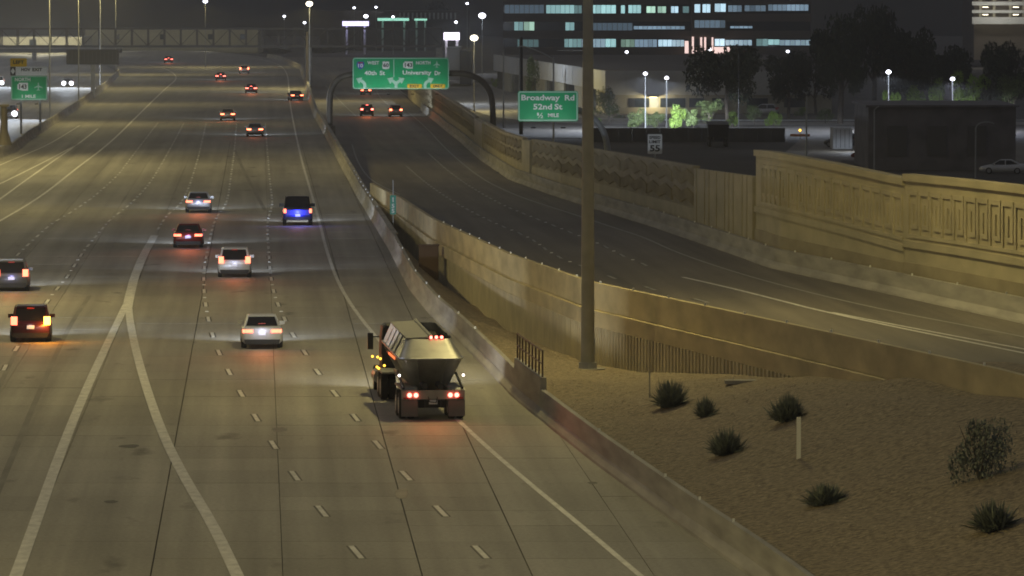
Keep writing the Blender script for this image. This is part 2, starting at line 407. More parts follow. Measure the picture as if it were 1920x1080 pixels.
# ---- lane dashes and raised markers
dm = MB().bbox(-.078, .078, -1.7, 1.7, 0, .008).mesh('lane_dash', M_PAINT)
mm = MB().hexa([(-.09, -.07, 0), (.09, -.07, 0), (.09, .07, 0), (-.09, .07, 0), (-.07, -.03, .03), (.07, -.03, .03), (.07, .03, .03), (-.07, .03, .03)]).mesh('pavement_marker', M_MARK)
contrast = MB()
dm2 = MB().bbox(-.075, .075, -1.5, 1.5, 0, .008).mesh('lane_dash', M_PAINT2)
NDASH = [0]
def dashes(pts, parent, fn=G, ymax=640, first=None, off=0.0, markers=True):
    P = smooth_pts([fn(*q) for q in pts], 2); P = resample(P, .5)
    i = int(off / .5); k = 0
    while i < len(P) - 8:
        p = P[i]; t = P[min(i + 4, len(P) - 1)] - P[max(i - 4, 0)]; rz = math.atan2(-t.x, t.y)
        if p.y > ymax: break
        if k % 24 == 0:
            link('lane_dash', dm2 if parent is ramp else dm, parent, (p.x, p.y, p.z + .008), rz); NDASH[0] += 1
            if p.y < 330:
                rt = Vector((math.cos(rz), math.sin(rz), 0)); fw_ = Vector((-math.sin(rz), math.cos(rz), 0))
                for sg in (-1, 1):
                    c = p + rt * .115 * sg; hw = rt * .032; hl = fw_ * 1.76
                    contrast.add([(q.x, q.y, q.z + .007) for q in (c - hw - hl, c + hw - hl, c + hw + hl, c - hw + hl)], [(0, 1, 2, 3)])
        elif k % 24 in (12,) and markers and p.y > 255: link('pavement_marker', mm, parent, (p.x, p.y, p.z + .004), rz)
        i += 1; k += 1
D1 = [(760, 1142), (680, 1050), (612, 970), (556, 898), (515, 838), (480, 784), (449, 734), (427, 693), (408, 657), (397, 624), (390, 596), (385, 569), (382, 541), (382, 505), (388, 475), (396, 434), (406, 406), (419, 391), (424, 382), (429, 362), (433, 330), (439, 290), (443, 240), (446, 205)]
D2 = [(1010, 1142), (917, 1052), (839, 971), (766, 898), (711, 838), (667, 784), (626, 736), (593, 695), (569, 657), (547, 625), (533, 597), (521, 571), (512, 545), (506, 507), (504, 474), (502, 447), (501, 415), (509, 391), (511, 377), (506, 341), (502, 292), (498, 240), (495, 205)]
D3 = [(295, 432), (306, 414), (315, 402), (332, 389), (344, 374), (355, 349), (360, 334), (367, 311), (372, 295), (382, 250), (392, 210)]
D4 = [(-12, 740), (10, 685), (32, 652), (60, 610), (89, 564), (110, 538), (126, 520), (138, 500), (158, 469), (170, 455), (190, 431), (207, 411), (240, 387), (275, 352), (296, 320), (312, 292), (335, 250), (355, 210)]
D5 = [(-30, 545), (0, 510), (21, 490), (44, 467), (72, 441), (97, 419), (129, 401), (162, 379), (181, 365), (212, 337), (225, 324), (247, 294), (285, 245), (315, 205)]
dashes(D1, freeway, off=2.0); dashes(D2, freeway, off=2.0)
for d_ in (D3, D4, D5): dashes(d_, freeway, off=3)
dashes([(1210, 497), (1163, 478), (1135, 462), (1080, 440), (1010, 412), (930, 380), (850, 330), (800, 285)], ramp, GC, off=.5)
dashes([(1100, 503), (1055, 486), (1026, 470), (1007, 455), (985, 442), (930, 420), (860, 385), (800, 345), (760, 310)], ramp, GC, off=2)
dashes([(1320, 565), (1240, 547), (1150, 522), (1085, 498)], ramp, GC, off=.5, markers=False)
o = contrast.build('contrast_stripe', M_BLACK, freeway); o['kind'] = 'stuff'
# skid marks, oil patches, sunken covers
def tyre_mark(pts, wd): MB().ribbon(resample(smooth_pts([G(*p) for p in pts]), 2), wd, .006).build('tyre_mark', mat('tyre_mark_black', (.19, .18, .155), .8, var=.2, scale=1, stretch=(1, .2, 1)), freeway)
tyre_mark([(-20, 960), (30, 840), (80, 720), (130, 610), (170, 552)], .22)
tyre_mark([(-30, 800), (0, 720), (40, 640), (80, 575)], .2)
tyre_mark([(497, 395), (470, 345), (452, 310), (440, 280)], .28)
def patch(px, py, wpx, hpx, name, m, fn=G, par=freeway):
    c = fn(px, py); a = fn(px + wpx / 2, py); b = fn(px, py - hpx / 2); rx = abs(a.x - c.x); ry = abs(b.y - c.y)
    n = 14; rr = [R.uniform(.75, 1.1) for _ in range(n)]
    vs = [(c.x + rx * rr[k] * math.cos(2 * math.pi * k / n), c.y + ry * rr[k] * math.sin(2 * math.pi * k / n), c.z + .0095) for k in range(n)]
    MB().add(vs, [tuple(range(n))]).build(name, m, par)
M_OIL = mat('oil_stain', (.13, .12, .10), .6, var=.3, scale=1)
for q in [(242, 837, 44, 7), (208, 941, 28, 6)]: patch(*q, 'pothole', M_BLACK)
for q in [(754, 927, 30, 22), (524, 806, 32, 10)]: patch(*q, 'oil_stain', M_OIL)
patch(1111, 906, 18, 5, 'drain_cover', M_BLACK)
patch(936, 325, 14, 5, 'drain_cover', M_BLACK, GC, ramp)
# ---- gravel embankment
def zwall(Y):
    k = [(160, 3.5), (175, 3.16), (190, 2.16), (201, 1.47), (218, .35), (232, -.02), (256, -.4), (300, -.6)]
    if Y <= k[0][0]: return k[0][1]
    for (a, b), (c, d) in zip(k, k[1:]):
        if Y <= c: return b + (d - b) * (Y - a) / (c - a)
    return -.6
def zgrav(X, Y):
    a = xbar(Y) + .42; b = xcdl(Y) - .1; u = max(0, min(1.6, (X - a) / max(b - a, .5))); z0 = .72
    s = u if u > 1 else u * u * (3 - 2 * u) * .5 + u * .5
    return z0 + (zwall(Y) - z0) * min(s, 1.25) + .05 * math.sin(X * 1.3 + Y * .7) * min(1, u * 5) + .04 * math.sin(X * .6 - Y * .4) * min(1, u * 5)
gv = MB(); n1, n2 = 96, 46
for i in range(n1 + 1):
    y = 128 + (318 - 128) * i / n1
    a = xbar(y) + .40; b = xcdl(y) - .12 if y > 189 else xcdl(y) + 1.0 + (189 - y) * .16
    b = max(b, a + .05)
    for k in range(n2 + 1):
        x = a + (b - a) * k / n2; gv.v.append((x, y, zgrav(x, y)))
for i in range(n1):
    for k in range(n2):
        q = i * (n2 + 1) + k; gv.f.append((q, q + 1, q + n2 + 2, q + n2 + 1))
gravel = gv.build('gravel_bank', M_GRAV, None, True); struct(gravel)
def on_gravel(px, py):
    z = 1.0
    for _ in range(80):
        p = G(px, py, z); z = .7 * z + .3 * zgrav(p.x, p.y)
    return G(px, py, z)
st = MB()
for _ in range(9000):
    y = R.uniform(140, 250); a = xbar(y) + .6; b = min(xcdl(y) - .3, .1 * y + 4)
    x = R.uniform(a, max(b, a + .2)); s = R.choice([.02, .025, .03, .035, .05]); z = zgrav(x, y); r_ = R.uniform(0, 3)
    vs = [(x + s * math.cos(r_ + 2.1 * k) * R.uniform(.7, 1.2), y + s * math.sin(r_ + 2.1 * k), z - .01) for k in range(3)] + [(x, y, z + s * R.uniform(.3, .6))]
    st.add(vs, [(0, 1, 3), (1, 2, 3), (2, 0, 3)])
for _ in range(420):
    y = R.uniform(140, 235); a = xbar(y) + .6; b = min(xcdl(y) - .3, .1 * y + 4); x = R.uniform(a, max(b, a + .2)); s = R.uniform(.05, .1); z = zgrav(x, y); r_ = R.uniform(0, 3)
    vs = [(x + s * math.cos(r_ + 1.26 * k) * R.uniform(.7, 1.2), y + s * math.sin(r_ + 1.26 * k), z - .01) for k in range(5)] + [(x, y, z + s * R.uniform(.4, .7))]
    st.add(vs, [(k, (k + 1) % 5, 5) for k in range(5)])
o = st.build('gravel', M_STONE, gravel); o['kind'] = 'stuff'
# ================================================================== BARRIERS AND WALLS
JP = [(0, 0), (.02, .09), (.2, .34), (.24, .98), (.42, .98), (.46, 0)]
def path_between(pts, y0, y1, step):
    f = curve_of(pts); n = max(2, int((y1 - y0) / step)); return [Vector((f(y0 + (y1 - y0) * i / n), y0 + (y1 - y0) * i / n, 0)) for i in range(n + 1)]
bar = thing('concrete_barrier', 'long concrete safety barrier along the right shoulder of the freeway', 'barrier', G(960, 745))
pth = path_between(BAR, 128, 1250, 3.0)
def seg_build(path, seglen, prof, name, m, parent, gap=.0):
    i = 0; nseg = 0
    while i < len(path) - 1:
        j = min(i + seglen, len(path) - 1); MB().sweep(path[i:j + 1], prof).build(name, m, parent, world=True); i = j; nseg += 1
seg_build(path_between(BAR, 128, 200, 3), 2, JP, 'barrier_section', M_BARR, bar)
JT = [(0, 0), (.02, .09), (.2, .34), (.24, 1.42), (.46, 1.42), (.5, -.2)]
seg_build(path_between(BAR, 200.03, 211, 3), 2, JT, 'barrier_section', M_BARR, bar)
seg_build(path_between(BAR, 211.03, 330, 3), 2, JP, 'barrier_section', M_BARR, bar)
seg_build(path_between(BAR, 330.03, 800, 6), 2, [(0, 0), (.02, .09), (.2, .34), (.26, .92), (.62, .92), (.66, -2.2), (.3, -2.2)], 'barrier_section', M_BARR, bar)
seg_build(path_between(BAR, 800.03, 1250, 9), 4, [(0, 0), (.2, .34), (.26, .92), (.62, .92), (.66, -2.2)], 'barrier_section', M_BARR, bar)
med = thing('median_barrier', 'concrete median barrier at the left of the freeway below the lamp poles', 'barrier', G(107, 232))
mp_ = path_between(MED, 400, 1180, 6)
seg_build(mp_, 4, [(0, 0), (-.08, .1), (-.2, .35), (-.3, .95), (-.5, .95), (-.75, 0)], 'barrier_section', M_BARR, med)
# delineators on the freeway barrier
dl = MB().bbox(-.035, .035, -.02, .02, 0, .1).mesh('barrier_reflector', M_MARK)
for i, yy in enumerate([150, 156.5, 164, 172, 181, 236, 247, 260, 272, 284, 296, 309]):
    link('barrier_reflector', dl, bar, Vector((xbar(yy) + .33, yy, .98)) - bar.location)
for px, py in [(633, 291), (643, 307), (648, 321), (653, 328), (658, 335), (661, 342), (666, 349), (670, 356), (675, 362), (680, 368), (686, 375), (697, 388)]:
    p = G(px, py, .93); link('barrier_reflector', dl, bar, Vector((xbar(p.y) + .42, p.y, .92)) - bar.location)
# ramp retaining wall: fluted wall, coping, parapet
YW = 297.0
rw = thing('retaining_wall', 'fluted tan retaining wall with coping and parapet carrying the ramp road', 'wall', Vector((xcdl(232), 232, 0)))
def ramp_path(y0, y1, step, dz=0.0):
    n = max(2, int((y1 - y0) / step)); return [Vector((xcdl(y0 + (y1 - y0) * i / n), y0 + (y1 - y0) * i / n, zcd(y0 + (y1 - y0) * i / n) + dz)) for i in range(n + 1)]
# path runs away from the camera, so "right" of it is the ramp side
seg_build(ramp_path(150, YM + 3, 3.05), 3, [(.02, -.3), (.02, 1.1), (.24, 1.1), (.30, 1.05), (.30, -.3)], 'parapet_panel', M_PARA, rw)
seg_build(ramp_path(150, YM, 3.0), 3, [(-.17, -.05), (-.15, -.72), (.015, -.72), (.015, -.05)], 'coping_panel', M_PARA, rw)
MB().sweep(ramp_path(150, YW, 3), [(-.08, -.725), (-.08, -4.6), (.3, -4.6), (.3, -.725)]).build('wall_core', M_FLUTE, rw, world=True)
MB().sweep(ramp_path(YW + .5, YM, 3), [(.0, -.725), (.0, -4.6), (.3, -4.6), (.3, -.725)]).build('wall_core', M_WALL, rw, world=True)
fl = MB(); q = resample(ramp_path(185, YW, 1.0), .2); i = 0
while i < len(q) - 8:
    far_ = q[i].y > 234; n_ = 5 if far_ else 3
    a, b = q[i], q[i + n_]; t = b - a; rz = math.atan2(-t.x, t.y); rt = Vector((math.cos(rz), math.sin(rz), 0)); c = (a + b) / 2 - rt * .125
    wdt = .86 if far_ else R.choice([.22, .3, .3, .38])
    fl.box((c.x, c.y, c.z - 2.65), (.09, wdt, 3.84), rz); i += n_
o = fl.build('flute', M_FLUTE, rw, world=True); o['kind'] = 'stuff'
for yy in [167 + 6.5 * k for k in range(22)]:
    link('barrier_reflector', dl, rw, Vector((xcdl(yy) + .13, yy, zcd(yy) + 1.1)) - rw.location)
# CD barrier and sound walls on the far side of the ramp
cb = thing('concrete_barrier', 'concrete safety barrier below the sound walls on the far side of the ramp', 'barrier', GC(1235, 427))
def cdr_path(y0, y1, step, off=0.0, dz=0.0):
    n = max(2, int((y1 - y0) / step)); return [Vector((xcdr(y0 + (y1 - y0) * i / n) + off, y0 + (y1 - y0) * i / n, zcd(y0 + (y1 - y0) * i / n) + dz)) for i in range(n + 1)]
seg_build(cdr_path(165, 800, 6), 1, [(-.25, 0), (-.22, .09), (-.02, .34), (.02, .98), (.24, .98), (.24, -.4)], 'barrier_section', M_BARR, cb)
for yy in [200 + 9 * k for k in range(17)]:
    link('barrier_reflector', dl, cb, Vector((xcdr(yy) + .1, yy, zcd(yy) + .98)) - cb.location)
def interp(tab, x):
    if x <= tab[0][0]: return tab[0][1]
    for (a, b), (c, d) in zip(tab, tab[1:]):
        if x <= c: return b + (d - b) * (x - a) / (c - a)
    return tab[-1][1]
TOP1 = [(745, 130), (830, 179), (870, 205), (900, 226), (945, 250), (985, 262), (1090, 278), (1200, 297), (1300, 315), (1412, 330), (1420, 331)]
TOP2 = [(1410, 280), (1450, 284), (1560, 305), (1697, 334)]
TOP3 = [(1690, 325), (1800, 335), (1920, 348), (2150, 378)]
OFF = .55
def y_at_px(px):
    lo, hi = 165.0, 900.0
    for _ in range(50):
        m = (lo + hi) / 2
        if 960 + F * (xcdr(m) + OFF) / m > px: lo = m
        else: hi = m
    return lo
def ztop(px, tab, Y): return A(px, interp(tab, px), Y).z
def wpath(px0, px1, step, tab, off=OFF):
    ya, yb = y_at_px(px1), y_at_px(px0); n = max(2, int((yb - ya) / step)); P = []; T = []
    for i in range(n + 1):
        y = ya + (yb - ya) * i / n; X = xcdr(y) + off; px = 960 + F * (xcdr(y) + OFF) / y
        P.append(Vector((X, y, 0))); T.append((zcd(y), ztop(px, tab, y)))
    return P, T
def wall_part(name, px0, px1, tab, parent, m, z0f, z1f, out=0.0, thick=.3, step=4):
    P, T = wpath(px0, px1, step, tab)
    def prof(i):
        a, b = T[i]; return [(-out, z0f(a, b)), (-out, z1f(a, b)), (thick, z1f(a, b)), (thick, z0f(a, b))]
    return MB().sweep(P, prof).build(name, m, parent, world=True)
# wall 1: dark ribbed sound wall of panels between pilasters
w1 = thing('sound_wall', 'brown ribbed sound wall with pilasters behind the green exit sign', 'wall', GC(1090, 360))
cuts = [745, 790, 832, 868, 893, 908, 950, 983, 998, 1055, 1110, 1165, 1215, 1262, 1303]
for a, b in zip(cuts, cuts[1:]):
    pil = (a, b) in ((893, 908), (983, 998), (832, 868)) and b - a < 20
    wall_part('pilaster' if pil else 'wall_panel', a + .15, b - .15, TOP1, w1, M_WALL if pil else M_WALLD, lambda p, t: p - 1.5, lambda p, t: t - .02, .22 if pil else 0.0)
    if not pil:
        wall_part('lower_band', a + .15, b - .15, TOP1, w1, M_WALL, lambda p, t: p - .3, lambda p, t: p + (t - p) * .42, .07, -.002)
        wall_part('cap_stone', a + .15, b - .15, TOP1, w1, M_WALLD, lambda p, t: t - .02, lambda p, t: t + .14, .10)
# stepped ribs in two rows on the brown panels
rb = MB()
for a, b in zip(cuts, cuts[1:]):
    if b - a < 20: continue
    P, T = wpath(a + 1, b - 1, .6, TOP1)
    for i, (p, (zb, zt)) in enumerate(zip(P, T)):
        if i == len(P) - 1: break
        t = P[i + 1] - p; rz = math.atan2(-t.x, t.y); h = zt - zb
        stp = .05 * ((i % 6) if i % 12 < 6 else 6 - i % 6)
        for f0, f1 in ((.46, .62), (.74, .90)):
            z0 = zb + h * (f0 + stp * .25); z1 = zb + h * (f1 + stp * .25)
            rb.box((p.x - .05, p.y, (z0 + z1) / 2), (.14, .3, z1 - z0), rz)
o = rb.build('stepped_rib', M_WALLD, w1, world=True); o['kind'] = 'stuff'
gr = [1304, 1310, 1325, 1333.5, 1347.5, 1363, 1371, 1379, 1396, 1405, 1416]
for a, b in zip(gr, gr[1:]):
    wall_part('wall_panel', a + .9, b - .9, TOP1, w1, M_WALL, lambda p, t: p - .4, lambda p, t: t, .12, .2, 1.2)
wall_part('wall_panel', 1303.5, 1417, TOP1, w1, M_WALLD, lambda p, t: p - 1.5, lambda p, t: t - .06, -.21, .4)
# walls 2 and 3: tan walls with a meander relief
def key_wall(px0, px1, tab, label, key0):
    t = thing('sound_wall', label, 'wall', GC((px0 + px1) / 2, 520))
    wall_part('wall_panel', px0, px1, tab, t, M_WALL, lambda p, q: p - 1.5, lambda p, q: q - .32, 0.0, .35)
    wall_part('cap_stone', px0, px1, tab, t, M_WALL, lambda p, q: q - .32, lambda p, q: q, .13, .4)
    wall_part('string_course', px0, px1, tab, t, M_WALL, lambda p, q: q - 3.28, lambda p, q: q - 2.98, .1, -.002)
    wall_part('plinth', px0, px1, tab, t, M_WALLD, lambda p, q: p - .4, lambda p, q: p + (q - p) * .27, .06, -.002)
    P, T = wpath(px0 + 4, px1 - 2, .25, tab); L = 0; i = 0
    keys = {}
    unit = 2.3; acc = 0
    pts = resample(P, unit)
    for k in range(len(pts) - 1):
        p, q = pts[k], pts[k + 1]; t_ = q - p; rz = math.atan2(-t_.x, t_.y)
        c = (p + q) / 2; px = 960 + F * c.x / c.y; zt = ztop(px, tab, c.y)
        pa = 960 + F * p.x / p.y; pb = 960 + F * q.x / q.y
        sl_ = (ztop(pb, tab, q.y) - ztop(pa, tab, p.y)) / unit
        m = MB(); h = 2.1
        def bx(y0, y1, z0, z1):
            V = []
            for zz in (0, 1):
                for xx, yy in ((-.07, y0), (.004, y0), (.004, y1), (-.07, y1)): V.append((xx, yy, (z0 if zz == 0 else z1) + sl_ * yy))
            m.hexa(V)
        # meander seen from the road: bar at the far end, top run, inner hook, bottom run
        u = unit / 2 - .012
        bx(u - .34, u, -h / 2, h / 2)
        bx(-u + .5, u - .344, h / 2 - .2, h / 2)
        bx(-u + .18, -u + .496, -h / 2 + .42, h / 2)
        bx(-u + .5, u - .85, -h / 2 + .42, -h / 2 + .62)
        bx(-.1, .2, -h / 2 + .624, h / 2 - .6)
        bx(-u, u - .344, -h / 2, -h / 2 + .16)
        link('relief_key', m.mesh('relief_key', M_WALL), t, Vector((c.x, c.y, zt - 1.78)) - t.location, rz)
    return t
key_wall(1417.5, 1697, TOP2, 'tan sound wall with key pattern relief, its left end beside the grooved wall', 0)
key_wall(1697.5, 2150, TOP3, 'tan sound wall with large key pattern relief reaching the right edge', 0)
# brown cabinet added in place of the dark recess at the end of the fluted wall
p = Vector((xcdl(299.5) - 1.0, 299.5, -.3)); cb_ = thing('added_cabinet', 'added brown cabinet in place of the dark recess at the left end of the fluted retaining wall', 'cabinet', p)
MB().bbox(-.55, .55, -.4, .4, 0, 1.9).build('cabinet_body', M_WOOD, cb_); MB().bbox(-.5, .5, -.43, -.402, .1, 1.8).build('cabinet_door', M_WOOD, cb_)
MB().bbox(-.6, .6, -.46, .45, 1.9, 1.97).build('cabinet_roof', M_WOOD, cb_)
# ================================================================== VEHICLES
PAINT = {}
def paint(name, col, rough=.3, metal=.3):
    if name not in PAINT: PAINT[name] = mat('paint_' + name, col, rough, metal, var=.05, scale=2)
    return PAINT[name]
def section(y, w, zb, zt):
    h = zt - zb
    return [(-w * .86, y, zb), (-w * .97, y, zb + .12 * h), (-w, y, zb + .45 * h), (-w * .985, y, zb + .75 * h), (-w * .93, y, zb + .96 * h), (-w * .8, y, zt),
            (w * .8, y, zt), (w * .93, y, zb + .96 * h), (w * .985, y, zb + .75 * h), (w, y, zb + .45 * h), (w * .97, y, zb + .12 * h), (w * .86, y, zb)]
def loft(secs):
    m = MB(); n = len(secs[0])
    for s in secs: m.v += s
    for i in range(len(secs) - 1):
        for k in range(n): a = i * n + k; b = i * n + (k + 1) % n; m.f.append((a, b, b + n, a + n))
    m.f.append(tuple(range(n))[::-1]); m.f.append(tuple((len(secs) - 1) * n + k for k in range(n))); return m
KIND = {
 'sedan': dict(W=1.84, H=1.44, r=-1.02, f=3.78, wb=2.8, belt=.93, deck=1.0, g0=-.35, g1=.62, g2=1.75, g3=2.62, tl=(.74, .88, .46), tw=.66, wr=.33),
 'suv': dict(W=1.9, H=1.70, r=-.92, f=3.72, wb=2.75, belt=1.02, deck=1.06, g0=-.80, g1=-.42, g2=1.7, g3=2.55, tl=(.90, 1.12, .34), tw=.70, wr=.36),
 'hatch': dict(W=1.86, H=1.62, r=-.85, f=3.5, wb=2.7, belt=.98, deck=1.0, g0=-.72, g1=-.25, g2=1.6, g3=2.5, tl=(.80, 1.16, .28), tw=.72, wr=.34),
 'pickup': dict(W=2.0, H=1.92, r=-1.3, f=4.3, wb=3.6, belt=1.18, deck=1.14, g0=.72, g1=.95, g2=2.25, g3=2.95, tl=(.88, 1.14, .17), tw=.75, wr=.41),
}
def tyre_meshes(r, wd):
    t = MB().tube([(-wd / 2, 0, 0), (-wd / 2 + .03, 0, 0), (wd / 2 - .03, 0, 0), (wd / 2, 0, 0)], [r * .9, r, r, r * .9], 20).mesh('wheel', M_TYRE, False)
    m = MB().tube([(-wd / 2 - .012, 0, 0), (wd / 2 + .012, 0, 0)], r * .62, 12).mesh('rim', M_RIM)
    return t, m
WHEELS = {}
def wheel(parent, loc, r, wd=.22):
    k = (round(r, 2), wd)
    if k not in WHEELS: WHEELS[k] = tyre_meshes(r, wd)
    o = link('wheel', WHEELS[k][0], parent, loc); link('rim', WHEELS[k][1], o); return o
def car(px, py, kind, pnt, label, slope=.047, fn=G, brake=False, lights=True, plate=0.0, platecol=(.45, .42, 1), tail=1.0, group='traffic driving away on the freeway', flip=False, signal=False, z=None, glow=1.0, cat='car', rot=None, headk=1.0, scale=1.0):
    K = KIND[kind]; p = fn(px, py) if z is None else G(px, py, z)
    rz = math.atan(slope) if rot is None else rot
    t = thing('pickup_truck' if kind == 'pickup' else 'parked_car' if not lights else 'car', label, cat, p, rz, group)
    W, H, r, f, wb = K['W'] / 2, K['H'], K['r'], K['f'], K['wb']; b, dk = K['belt'], K['deck']; lo = .24 if kind != 'pickup' else .42
    secs = [section(r, W * .86, lo + .16, dk - .16), section(r + .06, W * .93, lo + .05, dk - .06), section(r + .2, W * .97, lo, dk - .01), section(r + .7, W, lo - .02, dk),
            section(1.0, W, lo - .04, b), section(wb - .6, W, lo - .04, b), section(wb, W * .99, lo, b - .02), section(f - .45, W * .96, lo, b - .14), section(f - .12, W * .88, lo + .04, b - .24), section(f, W * .72, lo + .12, b - .34)]
    loft(secs).build('body', pnt, t, True)
    g0, g1, g2, g3 = K['g0'], K['g1'], K['g2'], K['g3']; bw, tw = W * .86, W * K['tw']; zb = min(b, dk) - .06; zt = H - .06
    def ring(i): pass
    base = [(-bw, g0, zb), (bw, g0, zb), (bw, g3, b - .06), (-bw, g3, b - .06)]; top = [(-tw, g1, zt), (tw, g1, zt), (tw, g2, zt), (-tw, g2, zt)]
    MB().hexa(base + top).build('cabin_glass', M_GLASS, t)
    mt = MB(); x0, x1 = tw + .03, tw * .9
    mt.hexa([(-x0, g1 - .06, zt - .02), (x0, g1 - .06, zt - .02), (x0, g2 + .06, zt - .02), (-x0, g2 + .06, zt - .02), (-x1, g1 + .06, H), (x1, g1 + .06, H), (x1, g2 - .1, H - .01), (-x1, g2 - .1, H - .01)])
    top_ = P_BLACK if kind == 'pickup' else pnt
    mt.build('roof', top_, t)
    for sx in (-1, 1):
        ym = (g1 + g2) / 2
        for pa, pb, pr in (((sx * bw, g0 - .01, zb), (sx * (tw + .01), g1 - .01, zt), .055), ((sx * bw, g3, b - .06), (sx * (tw + .01), g2, zt), .04), ((sx * (bw + .005), ym, b - .05), (sx * (tw + .015), ym, zt), .045)):
            MB().tube([pa, pb], pr, 5).build('pillar', top_, t)
    for sx in (-1, 1):
        for yy in (0, wb): wheel(t, (sx * (W - .12), yy, K['wr']), K['wr'], .24)
        mk = MB(); my = g3 - .35; ms = 1.35 if kind == 'pickup' else 1.0
        mk.hexa([(sx * W * .9 + (0 if sx > 0 else -.24 * ms), my - .07, b - .02), (sx * W * .9 + (.24 * ms if sx > 0 else 0), my - .07, b - .02), (sx * W * .9 + (.22 * ms if sx > 0 else 0), my + .07, b - .01), (sx * W * .9 + (0 if sx > 0 else -.22 * ms), my + .07, b - .01),
                 (sx * W * .9 + (0 if sx > 0 else -.24 * ms), my - .07, b + .15 * ms), (sx * W * .9 + (.24 * ms if sx > 0 else 0), my - .07, b + .15 * ms), (sx * W * .9 + (.22 * ms if sx > 0 else 0), my + .07, b + .13 * ms), (sx * W * .9 + (0 if sx > 0 else -.22 * ms), my + .07, b + .13 * ms)])
        mk.build('side_mirror', M_DARK if kind == 'pickup' else pnt, t)
        z0, z1, lw = K['tl']; xo = W * .95; em = E_ORANGE if (signal and sx > 0) else (E_BRAKE if brake else E_TAILF if p.y > 430 else E_TAIL)
        if not lights: em = M_SRED
        tl = MB(); xi = xo - lw
        X = sorted((sx * xo, sx * xi))
        dd = .10
        V = [(X[0], r + (.16 if sx < 0 else .05) - dd * .2, z0), (X[1], r + (.05 if sx < 0 else .16) - dd * .2, z0)]
        yi, yo = r - .05, r + .01
        ya, yb = (yo, yi) if sx < 0 else (yi, yo)
        tl.hexa([(X[0], ya, z0), (X[1], yb, z0), (X[1], r + .3, z0), (X[0], r + .3, z0), (X[0], ya + .02, z1), (X[1], yb + .02, z1), (X[1], r + .32, z1), (X[0], r + .32, z1)])
        o = tl.build('tail_light', em, t)
        if signal and sx > 0: o['label'] = 'glowing orange tail light with turn signal on'
        hl = MB(); hx = W * .66
        hl.hexa([(sx * hx - .2, f - .22, .55), (sx * hx + .2, f - .30, .55), (sx * hx + .2, f - .45, .55), (sx * hx - .2, f - .45, .55), (sx * hx - .2, f - .16, .70), (sx * hx + .2, f - .26, .70), (sx * hx + .2, f - .45, .70), (sx * hx - .2, f - .45, .70)])
        if headk > 3: hl.sphere((sx * hx, f - .14, .66), .36, 10, 6)  # oversized glowing ball imitates the glare of oncoming headlights
        hl.build('headlight', E_HEAD if lights and (headk > 0) else M_SWHITE, t)
    MB().hexa([(-W * .8, r + .0, lo - .02), (W * .8, r + .0, lo - .02), (W * .8, r + .3, lo - .02), (-W * .8, r + .3, lo - .02), (-W * .88, r - .04, lo + .2), (W * .88, r - .04, lo + .2), (W * .88, r + .2, lo + .2), (-W * .88, r + .2, lo + .2)]).build('rear_bumper', M_DARK, t)
    zp = dk - .30 if kind != 'pickup' else .72
    MB().bbox(-.17, .17, r - .035, r - .005, zp - .08, zp + .08).build('licence_plate', M_PLATE, t)
    if kind in ('suv', 'sedan', 'hatch'):
        MB().bbox(-.16, .16, (g1 if kind != 'sedan' else g0 + .25) - .09, (g1 if kind != 'sedan' else g0 + .25) - .05, (H - .11) if kind != 'sedan' else zb + .2, (H - .06) if kind != 'sedan' else zb + .24).build('high_brake_light', E_BRAKE if brake else M_SRED, t)
    if kind == 'pickup':
        MB().bbox(-W * .78, W * .78, r + .12, g0 - .05, dk - .004, dk + .012).build('bed_cover', M_DARK, t)
        MB().bbox(-W * .8, W * .8, r - .02, r + .05, .72, dk - .05).build('tailgate', pnt, t)
    if lights:
        if headk > 0:
            lamp('SPOT', t, (0, f + .15, .75), HEAD_W * headk, COOL, .25, (0, 1, -.12), 140, 1.0, 'headlight_beam')
        if tail > 0: lamp('SPOT', t, (0, r - .12, .85), TAIL_W * tail * (2.0 if brake else 1), (1, .2, .06), .4, (0, -1, -.38), 140, 1.0, 'tail_glow')
        if signal: lamp('POINT', t, (W * .8, r - .25, .9), 90, (1, .36, .03), .15, None, name='signal_glow')
        if plate > 0: lamp('POINT', t, (0, r - .26, zp + .2), plate * 2.6, platecol, .05, None, name='plate_lamp')
    return t
P_WHITE = paint('white', (.62, .63, .66)); P_SILVER = paint('silver', (.42, .43, .45), .3, .6); P_BLACK = paint('black', (.012, .012, .014)); P_RED = paint('dark_red', (.16, .015, .012))
P_BLUELIT = paint('blue_lamplight', (.02, .028, .30), .35, .1); P_GREY = paint('grey', (.10, .10, .11)); P_BLUE = paint('dark_blue', (.03, .04, .09)); P_MAROON = paint('maroon', (.05, .012, .02)); P_TAN = paint('beige', (.35, .32, .27))  # the pickup's blue lamp light is put into its body colour
car(491, 652, 'sedan', P_WHITE, 'white sedan just left of the hopper truck, nearest of the white cars', .06, plate=2.2, platecol=(.75, .75, 1), tail=1.3)
car(440, 519, 'hatch', P_WHITE, 'white hatchback with tall orange tail lights in the middle lanes', .05, plate=2.5, platecol=(.7, .72, 1), tail=1.0)
car(353, 464, 'sedan', P_RED, 'dark red sedan with wide angled tail lights and blue lit plate', .045, plate=3, tail=1.4)
car(372, 398, 'sedan', P_SILVER, 'silver sedan ahead of the dark red sedan', .047, plate=2.5, platecol=(.6, .6, 1), tail=1.6)
car(558, 422, 'pickup', P_BLUELIT, 'dark pickup truck with blue lamp light painted into its body beside the right edge line', .05, plate=24, platecol=(.2, .22, 1), tail=.25, cat='pickup truck')
car(22, 545, 'hatch', P_GREY, 'dark car cut by the left edge of the picture, blue lit plate', .07, plate=3, tail=1.0)
car(58, 640, 'hatch', P_MAROON, 'dark maroon hatchback with its right turn signal glowing orange', .075, tail=.4, signal=True, plate=.5, platecol=(1, 1, 1))
